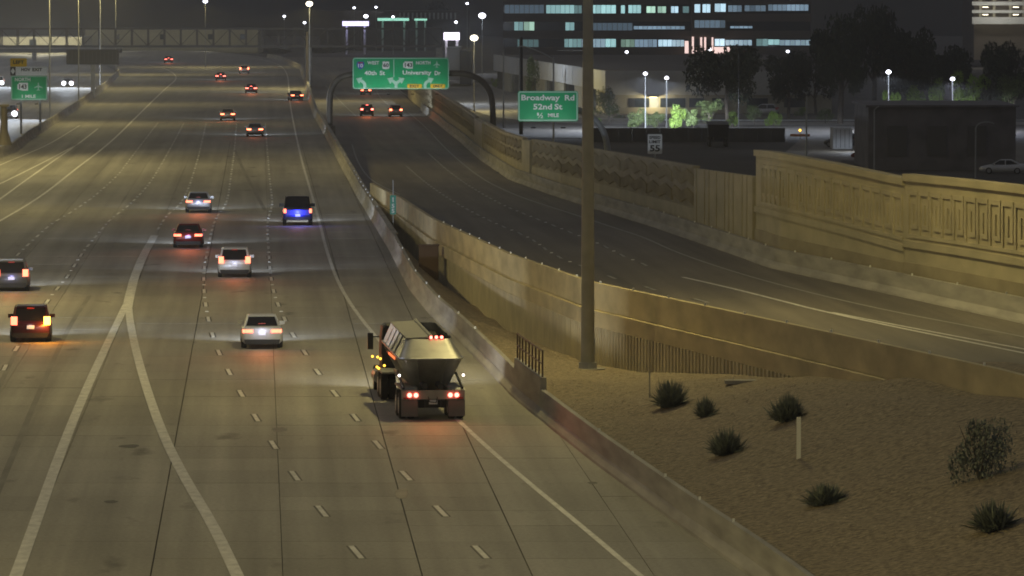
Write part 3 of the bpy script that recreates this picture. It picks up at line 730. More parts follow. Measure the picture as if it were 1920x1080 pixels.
car(427, 226, 'sedan', P_TAN, 'beige sedan far up the lanes above the black pickup', .045, tail=1.0)
car(478, 256, 'sedan', P_SILVER, 'pale sedan below the beige one, headlights reaching to its right', .045, tail=.5)
car(556, 189, 'sedan', P_BLACK, 'black sedan changing lanes beside the right edge line, far away', .16, tail=1.0)
car(471, 175, 'sedan', P_RED, 'red car with brake lights on, third row up the far lanes', .045, brake=True)
car(414, 151, 'sedan', P_RED, 'small red car with twin bright lights, left of a pale van', .05, brake=True)
car(458, 138, 'hatch', P_WHITE, 'pale van with dim lights, uppermost in its lane before the bridge', .07, tail=.3)
car(316, 118, 'sedan', P_MAROON, 'farthest car, red lit, alone beyond the truss bridge', .12, brake=True)
GCD = 'traffic on the ramp road'
car(688, 218, 'suv', P_BLACK, 'dark car on the ramp road under the overhead sign, left of two', .06, GC, brake=True, group=GCD)
car(742, 219, 'suv', P_SILVER, 'silver car on the ramp road under the overhead sign, right of two', .06, GC, group=GCD)
car(686, 178, 'sedan', P_MAROON, 'car half hidden behind the lower edge of the overhead green sign', .05, GC, tail=.6, group=GCD)
GOP = 'oncoming traffic beyond the median'
car(128, 163, 'sedan', P_BLACK, 'oncoming car with two glaring headlights beyond the median barrier', 0, rot=math.pi + .05, tail=0, group=GOP, headk=14)
car(20, 222, 'suv', P_GREY, 'oncoming car with bluish headlights behind the flared post', 0, rot=math.pi + .05, tail=0, group=GOP, headk=9)
car(-2, 162, 'suv', P_WHITE, 'oncoming vehicle half out of the left edge beside the green sign', 0, rot=math.pi + .05, tail=0, group=GOP, headk=9)
# ---- hopper truck
tp = G(808, 784); tk = thing('hopper_truck', 'grey open top hopper semi truck beside the right barrier, red lights on', 'truck', tp, math.atan(.098), None)
P_TR = mat('grey_trailer_steel', (.30, .295, .275), .42, .2, var=.3, scale=1.2, bump=.05); P_CAB = paint('cab_dark', (.022, .022, .025), .6, 0)
def ring8(hx, y0, y1, z0, z1, c):                       # rounded rectangle, rear y0 at height z0, front y1 at height z1
    zz = lambda y: z0 + (z1 - z0) * (y - y0) / (y1 - y0)
    P = []
    for cx_, cy_, a0 in ((hx - c, y0 + c, -90), (hx - c, y1 - c, 0), (-hx + c, y1 - c, 90), (-hx + c, y0 + c, 180)):
        for k in range(4):
            a_ = math.radians(a0 + 30 * k); yy = cy_ + c * math.sin(a_); P.append((cx_ + c * math.cos(a_), yy, zz(yy)))
    return P
def skin(r0, r1, cap0=False):
    m = MB(); n = len(r0); m.v = list(r0) + list(r1)
    for k in range(n): m.f.append((k, (k + 1) % n, n + (k + 1) % n, n + k))
    if cap0: m.f.append(tuple(range(n))[::-1])
    return m
skin(ring8(.58, .55, 6.6, .95, .95, .2), ring8(1.2, -.25, 8.6, 2.22, 2.35, .42), True).build('hopper_tub', P_TR, tk, True)
skin(ring8(1.2, -.25, 8.6, 2.224, 2.354, .42), ring8(.87, 1.1, 8.6, 2.9, 3.05, .3)).build('hopper_side', P_TR, tk, True)
ld = MB(); nx, ny = 8, 20
for i in range(ny + 1):
    for k in range(nx + 1):
        x = -.8 + 1.6 * k / nx; yy = 1.2 + 7.35 * i / ny; ld.v.append((x, yy, 2.66 + .14 * math.exp(-x * x * 2) + R.uniform(-.05, .05)))
for i in range(ny):
    for k in range(nx): q = i * (nx + 1) + k; ld.f.append((q, q + 1, q + nx + 2, q + nx + 1))
ld.build('load', mat('dark_load', (.05, .048, .04), .9, var=.4, scale=6), tk)
MB().hexa([(-.84, 1.12, 2.9), (.1, 1.12, 2.92), (.1, 8.6, 3.08), (-.87, 8.6, 3.05), (-.84, 1.12, 2.93), (.1, 1.12, 2.97), (.1, 8.6, 3.13), (-.87, 8.6, 3.08)]).tube([(.1, 1.1, 2.98), (.1, 8.6, 3.13)], .07, 8).build('rolled_tarp', mat('tarp', (.30, .29, .25), .6), tk)
rm = MB(); Q = ring8(1.21, -.27, 8.62, 2.23, 2.36, .43); rm.tube(Q + Q[:2], .04, 6)
rm.build('rim_rail', mat('bright_steel', (.5, .5, .5), .3, .8), tk)
for yy in (2.2, 3.7, 5.2, 6.7):
    for sx in (-1, 1): MB().tube([(sx * .57, .6 + yy * .85, 1.0), (sx * 1.22, yy, 2.25), (sx * .87, yy, 2.96)], .04, 5).build('side_rib', P_TR, tk)
MB().bbox(-.02, .62, 1.14, 1.2, 2.90, 3.0).build('light_bar', M_DARK, tk)
for k in range(3): MB().sphere((.10 + .2 * k, 1.12, 2.955), .06, 8, 6).build('tail_light', E_BRAKE, tk)
ch = MB()
for sx in (-1, 1): ch.bbox(sx * .62 - .06, sx * .62 + .06, -.85, 9.6, .98, 1.2)
ch.bbox(-.6, .6, 7.0, 9.6, 1.2, 1.3); ch.build('chassis_rail', P_TR, tk)
MB().bbox(-1.18, 1.18, -1.02, -.92, .78, 1.12).build('rear_bumper', P_TR, tk)
for sx in (-1, 1):
    MB().bbox(sx * .88 - .31, sx * .88 + .31, -.99, -.96, .14, .76).build('mud_flap', mat('mud_flap_grey', (.16, .15, .15), .7), tk)
    MB().hexa([(sx * .9 - .3, -.9, 1.13), (sx * .9 + .3, -.9, 1.13), (sx * .9 + .3, 2.2, 1.13), (sx * .9 - .3, 2.2, 1.13), (sx * .9 - .3, -.8, 1.19), (sx * .9 + .3, -.8, 1.19), (sx * .9 + .3, 2.1, 1.19), (sx * .9 - .3, 2.1, 1.19)]).build('fender', P_TR, tk)
    for k in (0, 1): MB().sphere((sx * (.64 + .24 * k), -1.04, .94), .085, 10, 6).build('tail_light', E_BRAKE, tk)
    MB().tube([(sx * 1.1, -.9, 1.2), (sx * 1.1, 1.9, 1.55), (sx * 1.05, 2.4, 1.6)], .05, 6).build('fender_brace', M_DARK, tk)
    MB().sphere((sx * 1.2, -.2, 1.62), .05, 8, 6).build('marker_light', emat('white_marker', (1, .85, .75), 4), tk)
    for yy in (0, 1.25):
        for dx in (0, .32): wheel(tk, (sx * (1.08 - dx), yy, .5), .5, .27)
    # tractor wheels
    for yy in (9.3, 10.6):
        for dx in (0, .32): wheel(tk, (sx * (1.08 - dx), yy, .5), .5, .27)
    wheel(tk, (sx * .98, 14.3, .5), .5, .28)
    MB().tube([(sx * 1.02, 11.5, .72), (sx * 1.02, 12.9, .72)], .3, 14).build('fuel_tank', P_TR, tk)
    MB().hexa([(sx * 1.32 - .11, 13.2, 1.7), (sx * 1.32 + .11, 13.2, 1.7), (sx * 1.32 + .11, 13.32, 1.7), (sx * 1.32 - .11, 13.32, 1.7), (sx * 1.32 - .11, 13.2, 2.35), (sx * 1.32 + .11, 13.2, 2.35), (sx * 1.32 + .11, 13.32, 2.35), (sx * 1.32 - .11, 13.32, 2.35)]).build('side_mirror', M_DARK, tk)
    MB().tube([(sx * .95, 13.26, 2.2), (sx * 1.25, 13.26, 2.2)], .025, 5).build('mirror_arm', M_DARK, tk)
    MB().bbox(sx * .9 - .3, sx * .9 + .3, 8.7, 11.2, 1.04, 1.1).build('fender', P_TR, tk)
for x, yy, zz in ((-1.28, 12.7, 1.45), (-1.15, 11.6, 1.5), (-1.24, 8.9, 1.62), (-1.24, 6.8, 1.5), (-1.26, 9.5, 1.2), (-1.22, 11.0, 1.15)):
    MB().sphere((x, yy, zz), .05, 8, 6).build('marker_light', E_AMBER, tk)
for k in range(5): MB().bbox(-1.275, -1.245, 1.2 + .8 * k, 1.85 + .8 * k, 2.12, 2.2).build('side_reflector', emat('red_strip', (1, .2, .06), 1.1) if k < 4 else M_SRED, tk)  # reflectors with their red light put in as glow
MB().bbox(-.16, .16, -1.045, -1.022, .60, .76).build('licence_plate', M_PLATE, tk)
for sx in (-1, 1):
    MB().tube([(sx * .55, -.31, 2.2), (sx * .36, .42, 1.0)], .035, 5).build('rear_rib', P_TR, tk)
    MB().bbox(sx * .3 - .02, sx * .3 + .02, -1.15, -1.03, .5, .78).build('bumper_bracket', M_DARK, tk)
    MB().bbox(sx * 1.0 - .12, sx * 1.0 + .12, -1.03, -1.022, .8, .86).build('reflective_tape', emat('tape_red', (.3, .02, .02), .0), tk)
    MB().tube([(sx * .3, -.9, 1.25), (sx * .3, 2.2, 1.25)], .12, 8).build('air_tank', M_DARK, tk)
MB().tube([(-.2, -.95, 1.0), (-.15, -1.1, .7), (.1, -1.1, .66), (.2, -.95, 1.0)], .02, 5).build('air_hose', M_DARK, tk)
MB().bbox(-.5, .5, -.4, .5, .42, .7).build('axle_housing', M_DARK, tk)
cbm = loft([section(11.4, 1.0, .85, 2.75), section(11.5, 1.02, .8, 2.82), section(12.6, 1.02, .8, 2.8), section(13.0, 1.0, .8, 2.6)]); cbm.build('cab', P_CAB, tk)
loft([section(13.02, .92, .8, 1.85), section(14.4, .85, .7, 1.72), section(15.1, .75, .6, 1.55)]).build('hood', P_CAB, tk)
MB().bbox(-.8, .8, 11.36, 11.395, 1.9, 2.5).build('rear_window', M_GLASS, tk)
MB().tube([(.85, 11.2, .8), (.85, 11.2, 2.9)], .08, 8).build('exhaust_stack', M_STEEL, tk)
lamp('SPOT', tk, (0, 15.3, .95), 3600, (.95, .95, .88), .4, (0, 1, -.14), 150, 1.0, 'headlight_beam')
lamp('SPOT', tk, (0, -1.3, .95), 520, (1, .2, .05), .6, (0, -1, -.55), 130, 1.0, 'tail_glow')
# ================================================================== SIGNS
def shield_us(cx, cz, s): return [(cx + x * s, cz + z * s) for x, z in [(-.5, -.2), (-.42, -.5), (0, -.55), (.42, -.5), (.5, -.2), (.42, .2), (.46, .45), (.2, .5), (0, .45), (-.2, .5), (-.46, .45), (-.42, .2)]]
def shield_i(cx, cz, s): return [(cx + x * s, cz + z * s) for x, z in [(0, -.55), (.28, -.42), (.45, -.15), (.5, .12), (.42, .42), (.2, .47), (0, .42), (-.2, .47), (-.42, .42), (-.5, .12), (-.45, -.15), (-.28, -.42)]]
def az_state(cx, cz, w_, h_): return [(cx + x * w_, cz + z * h_) for x, z in [(-.5, -.32), (-.05, -.5), (.5, -.5), (.5, .5), (-.36, .5), (-.36, .33), (-.5, .3)]]
def plane_pts(cx, cz, s): return [(cx + x * s, cz + z * s) for x, z in [(0, .5), (.07, .4), (.08, .14), (.48, -.08), (.48, -.18), (.08, -.06), (.06, -.3), (.2, -.4), (.2, -.47), (0, -.42), (-.2, -.47), (-.2, -.4), (-.06, -.3), (-.08, -.06), (-.48, -.18), (-.48, -.08), (-.08, .14), (-.07, .4)]]
def panel(parent, x0, x1, z0, z1, m, name='sign_panel', rad=.2, border=True, bm=None):
    MB().poly(rrect(x0, x1, z0, z1, rad), -.0, .05).build(name, m, parent)
    if border:
        o_ = rrect(x0 + .03, x1 - .03, z0 + .03, z1 - .03, rad); i_ = rrect(x0 + .13, x1 - .13, z0 + .13, z1 - .13, max(rad - .08, .03)); n = len(o_)
        m_ = MB(); m_.v = [(x, -.012, z) for x, z in o_] + [(x, -.012, z) for x, z in i_] + [(x, -.002, z) for x, z in o_] + [(x, -.002, z) for x, z in i_]
        for i in range(n):
            j = (i + 1) % n; m_.f += [(i, j, n + j, n + i), (2 * n + i, 2 * n + j, j, i), (n + i, n + j, 3 * n + j, 3 * n + i)]
        m_.build('sign_border', bm or M_SPALE, parent)
def arrow(parent, cx, z0, s, sgn, m, stem=True):
    pts = []; path = []
    if stem: path = [(0, 0), (0, .35)]
    for k in range(7): a = math.radians(180 - 62 * k / 6) ; path.append((.85 + .85 * math.cos(a), .35 + .62 * math.sin(a)))
    wd = .17; L = []; Rr = []
    for i, (x, z) in enumerate(path):
        x2, z2 = path[min(i + 1, len(path) - 1)]; x1, z1 = path[max(i - 1, 0)]; l = math.hypot(x2 - x1, z2 - z1) or 1; nx_, nz = -(z2 - z1) / l, (x2 - x1) / l
        L.append((x + nx_ * wd, z + nz * wd)); Rr.append((x - nx_ * wd, z - nz * wd))
    mb = MB(); n = len(L)
    for i in range(n - 1):
        mb.poly([(cx + sgn * x * s, z0 + z * s) for x, z in (L[i], L[i + 1], Rr[i + 1], Rr[i])], -.02, -.003)
    ex, ez = path[-1]; px_, pz = path[-2]; l = math.hypot(ex - px_, ez - pz); ux, uz = (ex - px_) / l, (ez - pz) / l; nx_, nz = -uz, ux
    mb.poly([(cx + sgn * x * s, z0 + z * s) for x, z in ((ex + nx_ * .42, ez + nz * .42), (ex + ux * .62, ez + uz * .62), (ex - nx_ * .42, ez - nz * .42))], -.02, -.003)
    return mb
def added_sign_light(parent, x, z, energy, y=-1.9):  # floodlights added in place of the brightness of retroreflective signs
    o = MB().bbox(x - .18, x + .18, y - .1, y + .1, z - .08, z + .02).build('added_sign_light', M_DARK, parent)
    MB().tube([(x, y + .1, z - .05), (x, .06, z + .12)], .03, 5).build('added_light_arm', M_DARK, parent)
    lamp('SPOT', parent, (x, y, z + .05), energy, (.9, 1, .95), .2, (0, .55, 1), 150, .6, 'added_sign_lamp')
YG = 603.0
def gantry_tube(pts, Y, r): return MB().tube(smooth_pts([A(px, py, Y) for px, py in pts], 2), r, 12)
og = thing('sign_gantry', 'dark arched steel gantry spanning the ramp road and holding a wide green sign', 'gantry', A(618, 250, YG))
gantry_tube([(618, 262), (618, 200), (619, 172), (630, 150), (650, 140), (680, 138.5), (750, 138), (840, 137), (875, 138), (900, 148), (918, 168), (924, 195), (925, 262)], YG, .34).build('arch_tube', M_BRONZE, og, True, world=True)
MB().box(tuple(A(618, 250, YG) - og.location + Vector((0, 0, .3))), (1.3, 1.3, 1.2)).build('footing', M_BARR, og)
MB().box(tuple(A(925, 250, YG) - og.location + Vector((0, 0, -1))), (1.3, 1.3, 1.4)).build('footing', M_BARR, og)
for px in (690, 752, 815):
    a = A(px, 166, YG - .5); b_ = A(px, 110, YG - .5); MB().box(((a + b_) / 2 - og.location), (.14, .12, (b_ - a).z)).build('sign_bracket', M_BRONZE, og)
c = A(751.5, 137.5, YG - .75); S1 = c.y / F
sg = thing('highway_sign', 'wide green overhead sign for 40th St and University Dr with three arrows', 'sign', c)
def u(px, py): return ((px - 751.5) * S1, (137.5 - py) * S1)
W2, H2 = 90.5 * S1, 29.5 * S1
panel(sg, -W2, W2, -H2, H2, M_GREEN, rad=.3)
def tx(wd, px0, px1, py0, py1, m=M_SWHITE, par=sg, uu=u, y=-.02): a, b_ = uu(px0, py1); c_, d_ = uu(px1, py0); return text(wd, (a + c_) / 2, (b_ + d_) / 2, c_ - a, d_ - b_, m, par, y)
x, z = u(738.5, 128); MB().box((x, -.012, z), (.09, .018, 33 * S1)).build('divider_line', M_SPALE, sg)
tx('WEST', 689, 711, 114.5, 121); tx('40th', 683.5, 706, 132.5, 141); tx('St', 712, 722, 132.5, 141)
tx('NORTH', 780, 807, 114.5, 121); tx('University', 755, 809, 132, 142.5); tx('Dr', 815, 826, 133, 141)
x, z = u(676, 122); MB().poly(shield_i(x, z, 14.5 * S1), -.02, -.003).build('route_shield', M_SBLUE, sg)
x, z = u(676, 117.6); MB().box((x, -.022, z), (9 * S1, .012, 2.0 * S1)).build('shield_band', M_SRED, sg); tx('10', 671.5, 681, 119.5, 126.5, M_SWHITE, y=-.03)
x, z = u(723.5, 122); MB().poly(shield_us(x, z, 14 * S1), -.02, -.003).build('route_shield', M_SWHITE, sg); tx('60', 718.5, 729, 118.5, 126, M_SBLK, y=-.03)
x, z = u(765, 122); MB().poly(az_state(x, z, 18 * S1, 13.5 * S1), -.02, -.003).build('route_shield', M_SWHITE, sg); tx('143', 759, 773, 118, 126, M_SBLK, y=-.03)
x, z = u(819, 121); MB().poly(plane_pts(x, z, 13 * S1), -.02, -.003).build('airplane_symbol', M_SPALE, sg)
x, z = u(684, 166); arrow(sg, x, z, 16.5 * S1, -1, M_SPALE).build('arrow', M_SPALE, sg)
x, z = u(742.5, 166); m_ = arrow(sg, x, z, 16.5 * S1, -1, M_SPALE); m_.build('arrow', M_SPALE, sg); o = arrow(sg, x, z, 16.5 * S1, 1, M_SPALE, False).build('arrow', M_SPALE, sg); o.location.y = -.006
x, z = u(797, 166); arrow(sg, x, z, 16.5 * S1, 1, M_SPALE).build('arrow', M_SPALE, sg)
for wd, a0, a1 in (('EXIT', 763.5, 791), ('ONLY', 807, 834.5)):
    q0 = u(a0, 165.5); q1 = u(a1, 157.5); MB().poly(rrect(q0[0], q1[0], q0[1], q1[1], .1), -.016, -.003).build('yellow_plaque', M_SYEL, sg); tx(wd, a0 + 5, a1 - 5, 158.8, 164.2, M_SBLK)
for k in range(4): added_sign_light(sg, -W2 + (k + .5) * W2 / 2, -H2 - .5, 95)
# Broadway sign on its curved cantilever
YB = 400.0
cg = thing('sign_gantry', 'curved steel cantilever post holding the Broadway Rd sign behind the sound wall', 'gantry', A(1139, 285, YB + 2))
gantry_tube([(1141, 315), (1140, 285), (1137, 262), (1128, 238), (1112, 220), (1095, 210), (1075, 205), (990, 203)], YB + 2, .24).build('arch_tube', M_STEEL, cg, True, world=True)
c = A(1027.5, 199, YB); S1 = c.y / F
sg2 = thing('highway_sign', 'green sign reading Broadway Rd 52nd St half mile, left of the tall mast', 'sign', c)
def u2(px, py): return ((px - 1027.5) * S1, (199 - py) * S1)
panel(sg2, -56.5 * S1, 56.5 * S1, -28.5 * S1, 28.5 * S1, M_GREEN, rad=.16)
def t2(*a): tx(*a, M_SWHITE, sg2, u2)
t2('Broadway', 977.5, 1050, 177.5, 191.5); t2('Rd', 1059, 1077, 178, 188.5); t2('52nd', 1000, 1035, 194.5, 205.5); t2('St', 1039.5, 1054.5, 194.5, 205.5)
t2('1', 1007, 1010.5, 211, 217); t2('2', 1013.5, 1018.5, 216, 221.5); t2('MILE', 1027.5, 1048, 212.5, 219.5)
x, z = u2(1012.3, 216); mb = MB(); a, b_ = u2(1009, 221.5), u2(1016.5, 211.5); mb.poly([(a[0] - .03, a[1]), (a[0] + .03, a[1]), (b_[0] + .03, b_[1]), (b_[0] - .03, b_[1])], -.02, -.003); mb.build('lettering', M_SWHITE, sg2)
for k in range(2): added_sign_light(sg2, (-28 + 56 * k) * S1, -28.5 * S1 - .4, 42)
# left sign
c = A(55, 164, 592); S1 = c.y / F
sg3 = thing('highway_sign', 'green sign for route 143 north with yellow LEFT tab on the median', 'sign', c)
def u3(px, py): return ((px - 55) * S1, (164 - py) * S1)
q0, q1 = u3(20.5, 187.5), u3(88.5, 142); panel(sg3, q0[0], q1[0], q0[1], q1[1], M_GREEN, rad=.15, bm=M_SPALE)
q0, q1 = u3(29.5, 141.5), u3(88.5, 125.5); panel(sg3, q0[0], q1[0], q0[1], q1[1], M_SWHITE, 'hov_panel', .08, False)
q0, q1 = u3(19.5, 141.5), u3(29.2, 125.5); panel(sg3, q0[0], q1[0], q0[1], q1[1], M_SBLK, 'symbol_panel', .08, False)
x, z = u3(24.3, 133.5); MB().poly([(x, z - .36), (x + .24, z), (x, z + .36), (x - .24, z)], -.02, -.003).build('diamond_symbol', M_SWHITE, sg3)
q0, q1 = u3(19.5, 125), u3(50.5, 109.5); panel(sg3, q0[0], q1[0], q0[1], q1[1], M_SYEL, 'yellow_tab', .12, False)
def t3(wd, a0, a1, b0, b1, m=M_SWHITE): tx(wd, a0, a1, b0, b1, m, sg3, u3)
t3('LEFT', 25, 45, 113.5, 120, M_SBLK); t3('HOV', 40, 57, 127.5, 133.5, M_SBLK); t3('EXIT', 61, 79, 127.5, 133.5, M_SBLK)
t3('NORTH', 28, 57, 145.5, 152.5); t3('1 MILE', 41, 67, 177.5, 183.5)
x, z = u3(42.5, 162.5); MB().poly(az_state(x, z, 20 * S1, 15 * S1), -.02, -.003).build('route_shield', M_SWHITE, sg3); tx('143', 36, 50, 158, 167, M_SBLK, sg3, u3, -.03)
x, z = u3(72, 162.5); MB().poly(plane_pts(x, z, 16 * S1), -.02, -.003).build('airplane_symbol', M_SPALE, sg3)
x0, z0 = u3(39, 187); MB().bbox(x0 - .12, x0 + .12, .06, .3, z0 - 4.2, z0 + 4.3).build('post', M_STEEL, sg3)
x0, z0 = u3(75, 187); MB().bbox(x0 - .12, x0 + .12, .06, .3, z0 - 3.4, z0 + 3.3).build('post', M_STEEL, sg3)
for k in range(2): added_sign_light(sg3, u3(37 + 34 * k, 187)[0], u3(37, 187)[1] - .4, 50)
# speed limit
c = A(1228, 270, 352); S1 = c.y / F; sp = thing('speed_sign', 'white speed limit 55 sign above the brown sound wall', 'sign', c)
def u4(px, py): return ((px - 1228) * S1, (270 - py) * S1)
panel(sp, -13.5 * S1, 13.5 * S1, -18.5 * S1, 18.5 * S1, M_SWHITE, rad=.06, border=False)
for wd, b in (('SPEED', (1217.5, 1238.5, 255, 260.5)), ('LIMIT', (1217.5, 1238.5, 263, 268.5)), ('55', (1218.5, 1237.5, 272, 284))): tx(wd, *b, M_SBLK, sp, u4)
MB().bbox(-.06, .06, .06, .16, -3.6, .6).build('post', M_STEEL, sp)
# mile marker
c = A(737, 384, 345); S1 = c.y / F; ms_ = thing('mile_marker', 'small green mile marker 155 on a thin post by the ramp wall', 'sign', c)
def u5(px, py): return ((px - 737) * S1, (384 - py) * S1)
panel(ms_, -5.6 * S1, 5.6 * S1, -18 * S1, 18 * S1, mat('mile_marker_green', (.05, .36, .26), .5), rad=.04, border=False)
for wd, a, b_ in (('1', 370, 379), ('5', 382, 390), ('5', 391.5, 399.5)): tx(wd, 737 - (1.1 if wd == '1' else 2.8), 737 + (1.1 if wd == '1' else 2.8), a, b_, M_SWHITE, ms_, u5)
MB().bbox(-.03, .03, .06, .12, -1.75, 1.6).build('post', M_STEEL, ms_)
# message board
c = A(173.5, 107, 790); S1 = c.y / F; db = thing('message_board', 'blank dark electronic message board on a column by the median', 'sign', c)
MB().bbox(-49 * S1, 49 * S1, 0, .9, -14 * S1, 14 * S1).build('cabinet', mat('message_board_grey', (.10, .10, .11), .6), db)
fr = MB()
for k in range(13): fr.bbox((-46 + k * 7.6) * S1 - .03, (-46 + k * 7.6) * S1 + .03, -.03, -.002, -10 * S1, 10 * S1)
fr.build('pixel_frame', mat('board_rib', (.16, .16, .17), .6), db)
MB().bbox(-.3, .3, .2, .8, -79 * S1, -14 * S1 - .002).build('column', M_STEEL, db)
# ================================================================== POLES, LAMPS
# tall mast on the gravel
b0 = on_gravel(1102, 692); hm = thing('light_mast', 'tall grey steel light mast on the gravel, rising out of the top', 'light pole', b0)
MB().tube([(0, 0, .12), (0, 0, 30)], [.285, .13], 20).build('mast', M_STEEL, hm, True)
MB().tube([(0, 0, 0), (0, 0, .28)], .37, 16).build('base_plate', M_STEEL, hm)
MB().tube([(0, 0, -.6), (0, 0, .03)], .72, 20).build('footing', M_BARR, hm)
MB().bbox(.27, .31, -.14, .14, .6, 1.3).build('hand_hole_cover', M_STEEL, hm)
ring = MB().tube([(0, 0, 29.8), (0, 0, 30.05)], [.9, .9], 16); ring.build('lamp_ring', M_STEEL, hm)
for k in range(6):
    a = k * math.pi / 3; MB().sphere((.95 * math.cos(a), .95 * math.sin(a), 29.7), .22, 8, 5, .5).build('luminaire', E_SOD, hm)
lamp('SPOT', hm, (0, 0, 29.3), MAST_W, SODIUM, .9, (0, 0, -1), 165, .4)
for mx_, my_, mw_, ml_ in ((-58, 470, 30000, 'tall light mast out of view left of the far lanes'), (-34, 118, 27500, 'tall light mast out of view beside the nearest lanes')):
    m2 = thing('light_mast', ml_, 'light pole', (mx_, my_, 0))
    MB().tube([(0, 0, 0), (0, 0, 30)], [.285, .13], 12).build('mast', M_STEEL, m2, True)
    for k in range(6):
        a = k * math.pi / 3; MB().sphere((.95 * math.cos(a), .95 * math.sin(a), 29.7), .22, 8, 5, .5).build('luminaire', E_SOD, m2)
    lamp('SPOT', m2, (0, 0, 29.3), mw_, SODIUM, .9, (0, 0, -1), 165, .4)
def street_lamp(base, h, arm, label, energy, col=SODIUM, em=None, lens=.3, group='street lamps', armdir=0.0, cut=174, r=.1, point=False):
    t = thing('street_lamp', label, 'street lamp', base, armdir, group)
    MB().tube([(0, 0, 0), (0, 0, h)], [r, r * .6], 8).build('pole', M_STEEL, t)
    if arm: MB().tube([(0, 0, h - .3), (arm * .4, 0, h + .15), (arm, 0, h + .25)], r * .45, 6).build('arm', M_STEEL, t)
    hz = h + (.2 if arm else .1)
    MB().hexa([(arm - .4, -.18, hz), (arm + .4, -.18, hz), (arm + .4, .18, hz), (arm - .4, .18, hz), (arm - .3, -.12, hz + .16), (arm + .3, -.12, hz + .16), (arm + .3, .12, hz + .16), (arm - .3, .12, hz + .16)]).build('lamp_head', M_STEEL, t)
    MB().sphere((arm, 0, hz - .03), lens, 10, 6, .75).build('lens', em or E_SOD, t)
    if energy: lamp('POINT' if point else 'SPOT', t, (arm, 0, hz - .1 - lens), energy, col, .25, None if point else (0, 0, -1), cut, .2)
    return t
GM = 'lamp poles along the median barrier'
for i, (px, py, lb) in enumerate([(100, 233, 'tall lamp pole on the median just right of the green 143 sign'), (153, 196, 'lamp pole on the median directly left of the message board column'), (193, 166, 'thin lamp pole on the median just right of the message board column'), (221, 140, 'last lamp pole at the far end of the median barrier')]):
    p = G(px, py); street_lamp(p - Vector((.4, 0, 0)), 17, 2.2, lb, LAMP_W, group=GM, lens=.25)
for i, yy in enumerate([270, 385, 500]):
    X = xmed(yy) if yy > 380 else -38 + (380 - yy) * .03
    street_lamp(Vector((max(X, -52) - .4, yy, 0)), 17, 2.2, ['lamp pole out of view left of the gore', 'lamp pole out of view left of the median', 'lamp pole just outside the left picture edge'][i], LAMP_W * (1.7 if yy == 270 else .8), group=GM, lens=.25)
GF = 'far roadside lamps with glowing heads'
def lamp_px(px, py, Y, label, energy, col, em, lens, zb=0.0, arm=0.0, group=GF, point=False, r=.09):
    p = A(px, py, Y); return street_lamp(Vector((p.x - arm, Y, zb)), p.z - zb, arm, label, energy, col, em, lens, group, 0, 172, r, point)
lamp_px(580, 8, 860, 'bright sodium lamp on a pole left of the ramp road, top centre', 7000, SODIUM, E_SOD, .55)
lamp_px(889, 72, 800, 'bright sodium lamp right of the overhead sign, beside the pale building', 6500, SODIUM, E_SOD, .6, -2.3)
lamp_px(385, 3, 1100, 'bright pale lamp at the top edge, left of the other tall lamp', 5000, SODIUM, E_LED, .5)
lamp_px(904, 30, 1150, 'wide white lamp below the top edge, left of the office block', 5000, COOL, E_LED, .8, -2.3)
lamp_px(1210, 139, 694, 'slim white lamp on the pale building front, left of a pair', 24000, COOL, E_LED, .30, -2.3, group='lamps around the pale building')
lamp_px(1250, 147, 692, 'slim white lamp on the pale building front, right of a pair', 24000, COOL, E_LED, .30, -2.3, group='lamps around the pale building')
lamp_px(1666, 136, 688, 'white lamp standing among the tall dark trees', 9000, COOL, E_LED, .36, -2.3, group='lamps around the pale building')
lamp_px(1786, 149, 686, 'bluish lamp above the lit green bushes at the right', 16000, (.75, .8, 1), E_LED, .32, -2.3, group='lamps around the pale building')
lamp_px(1612, 228, 600, 'glaring low yard lamp beside the white container', 900, COOL, E_LED, .5, -2.3, group='lamps around the pale building')
lamp_px(1175, 98, 1100, 'small lamp below the office windows, left of the entrance', 500, COOL, E_LED, .36, -2.3)
lamp_px(1331, 93, 1150, 'small lamp in front of the lit office entrance', 500, COOL, E_LED, .42, -2.3)
for px, py, Y, lb in [(533, 31, 1500, 'tiny far lamp left of the tall sodium lamp'), (571, 43, 1400, 'tiny bluish lamp beside the pole above the bridge'), (664, 15, 1600, 'tiny lamp above the violet canopy'), (705, 14, 1600, 'tiny lamp above the teal fascia'), (686, 31, 1550, 'oval lamp just above the violet canopy'), (737, 32, 1500, 'tiny lamp on the teal fascia'), (855, 42, 1300, 'small lamp above the white lit sign'), (876, 7, 1500, 'tiny lamp near the top, left of the office'), (969, 16, 1300, 'tiny lamp at the left end of the office top floor'), (840, 95, 1150, 'small violet lamp just right of the overhead sign'), (868, 100, 1120, 'tiny half lamp beside the dark pale-building corner'), (1477, 97, 1250, 'tiny lamp right of the office ground floor'), (1340, 108, 1150, 'tiny lamp below the lit entrance')]:
    lamp_px(px, py, Y, lb, 0, COOL, E_LED, .42 if py != 31 or px < 600 else .7, -2.3, group='distant lamps')
GP = 'unlit poles behind the walls'
def bare_pole(px, y0, y1, Y, wpx, m, label, arm=None):
    a, b_ = A(px, y1, Y), A(px, y0, Y); t = thing('street_pole', label, 'pole', a, 0, GP); s = Y / F
    MB().tube([(0, 0, 0), (0, 0, b_.z - a.z)], [wpx * s * .5, wpx * s * .4], 8).build('pole', m, t)
    if arm:
        pts = [A(x_, y_, Y) - a for x_, y_ in arm]; MB().tube(smooth_pts(pts), wpx * s * .35, 6).build('arm', m, t)
    return t
bare_pole(977, 70, 252, 620, 7.5, M_DARK, 'thick dark pole behind the left part of the Broadway sign')
bare_pole(944, 92, 240, 640, 3.2, M_STEEL, 'thin grey pole left of the thick dark pole')
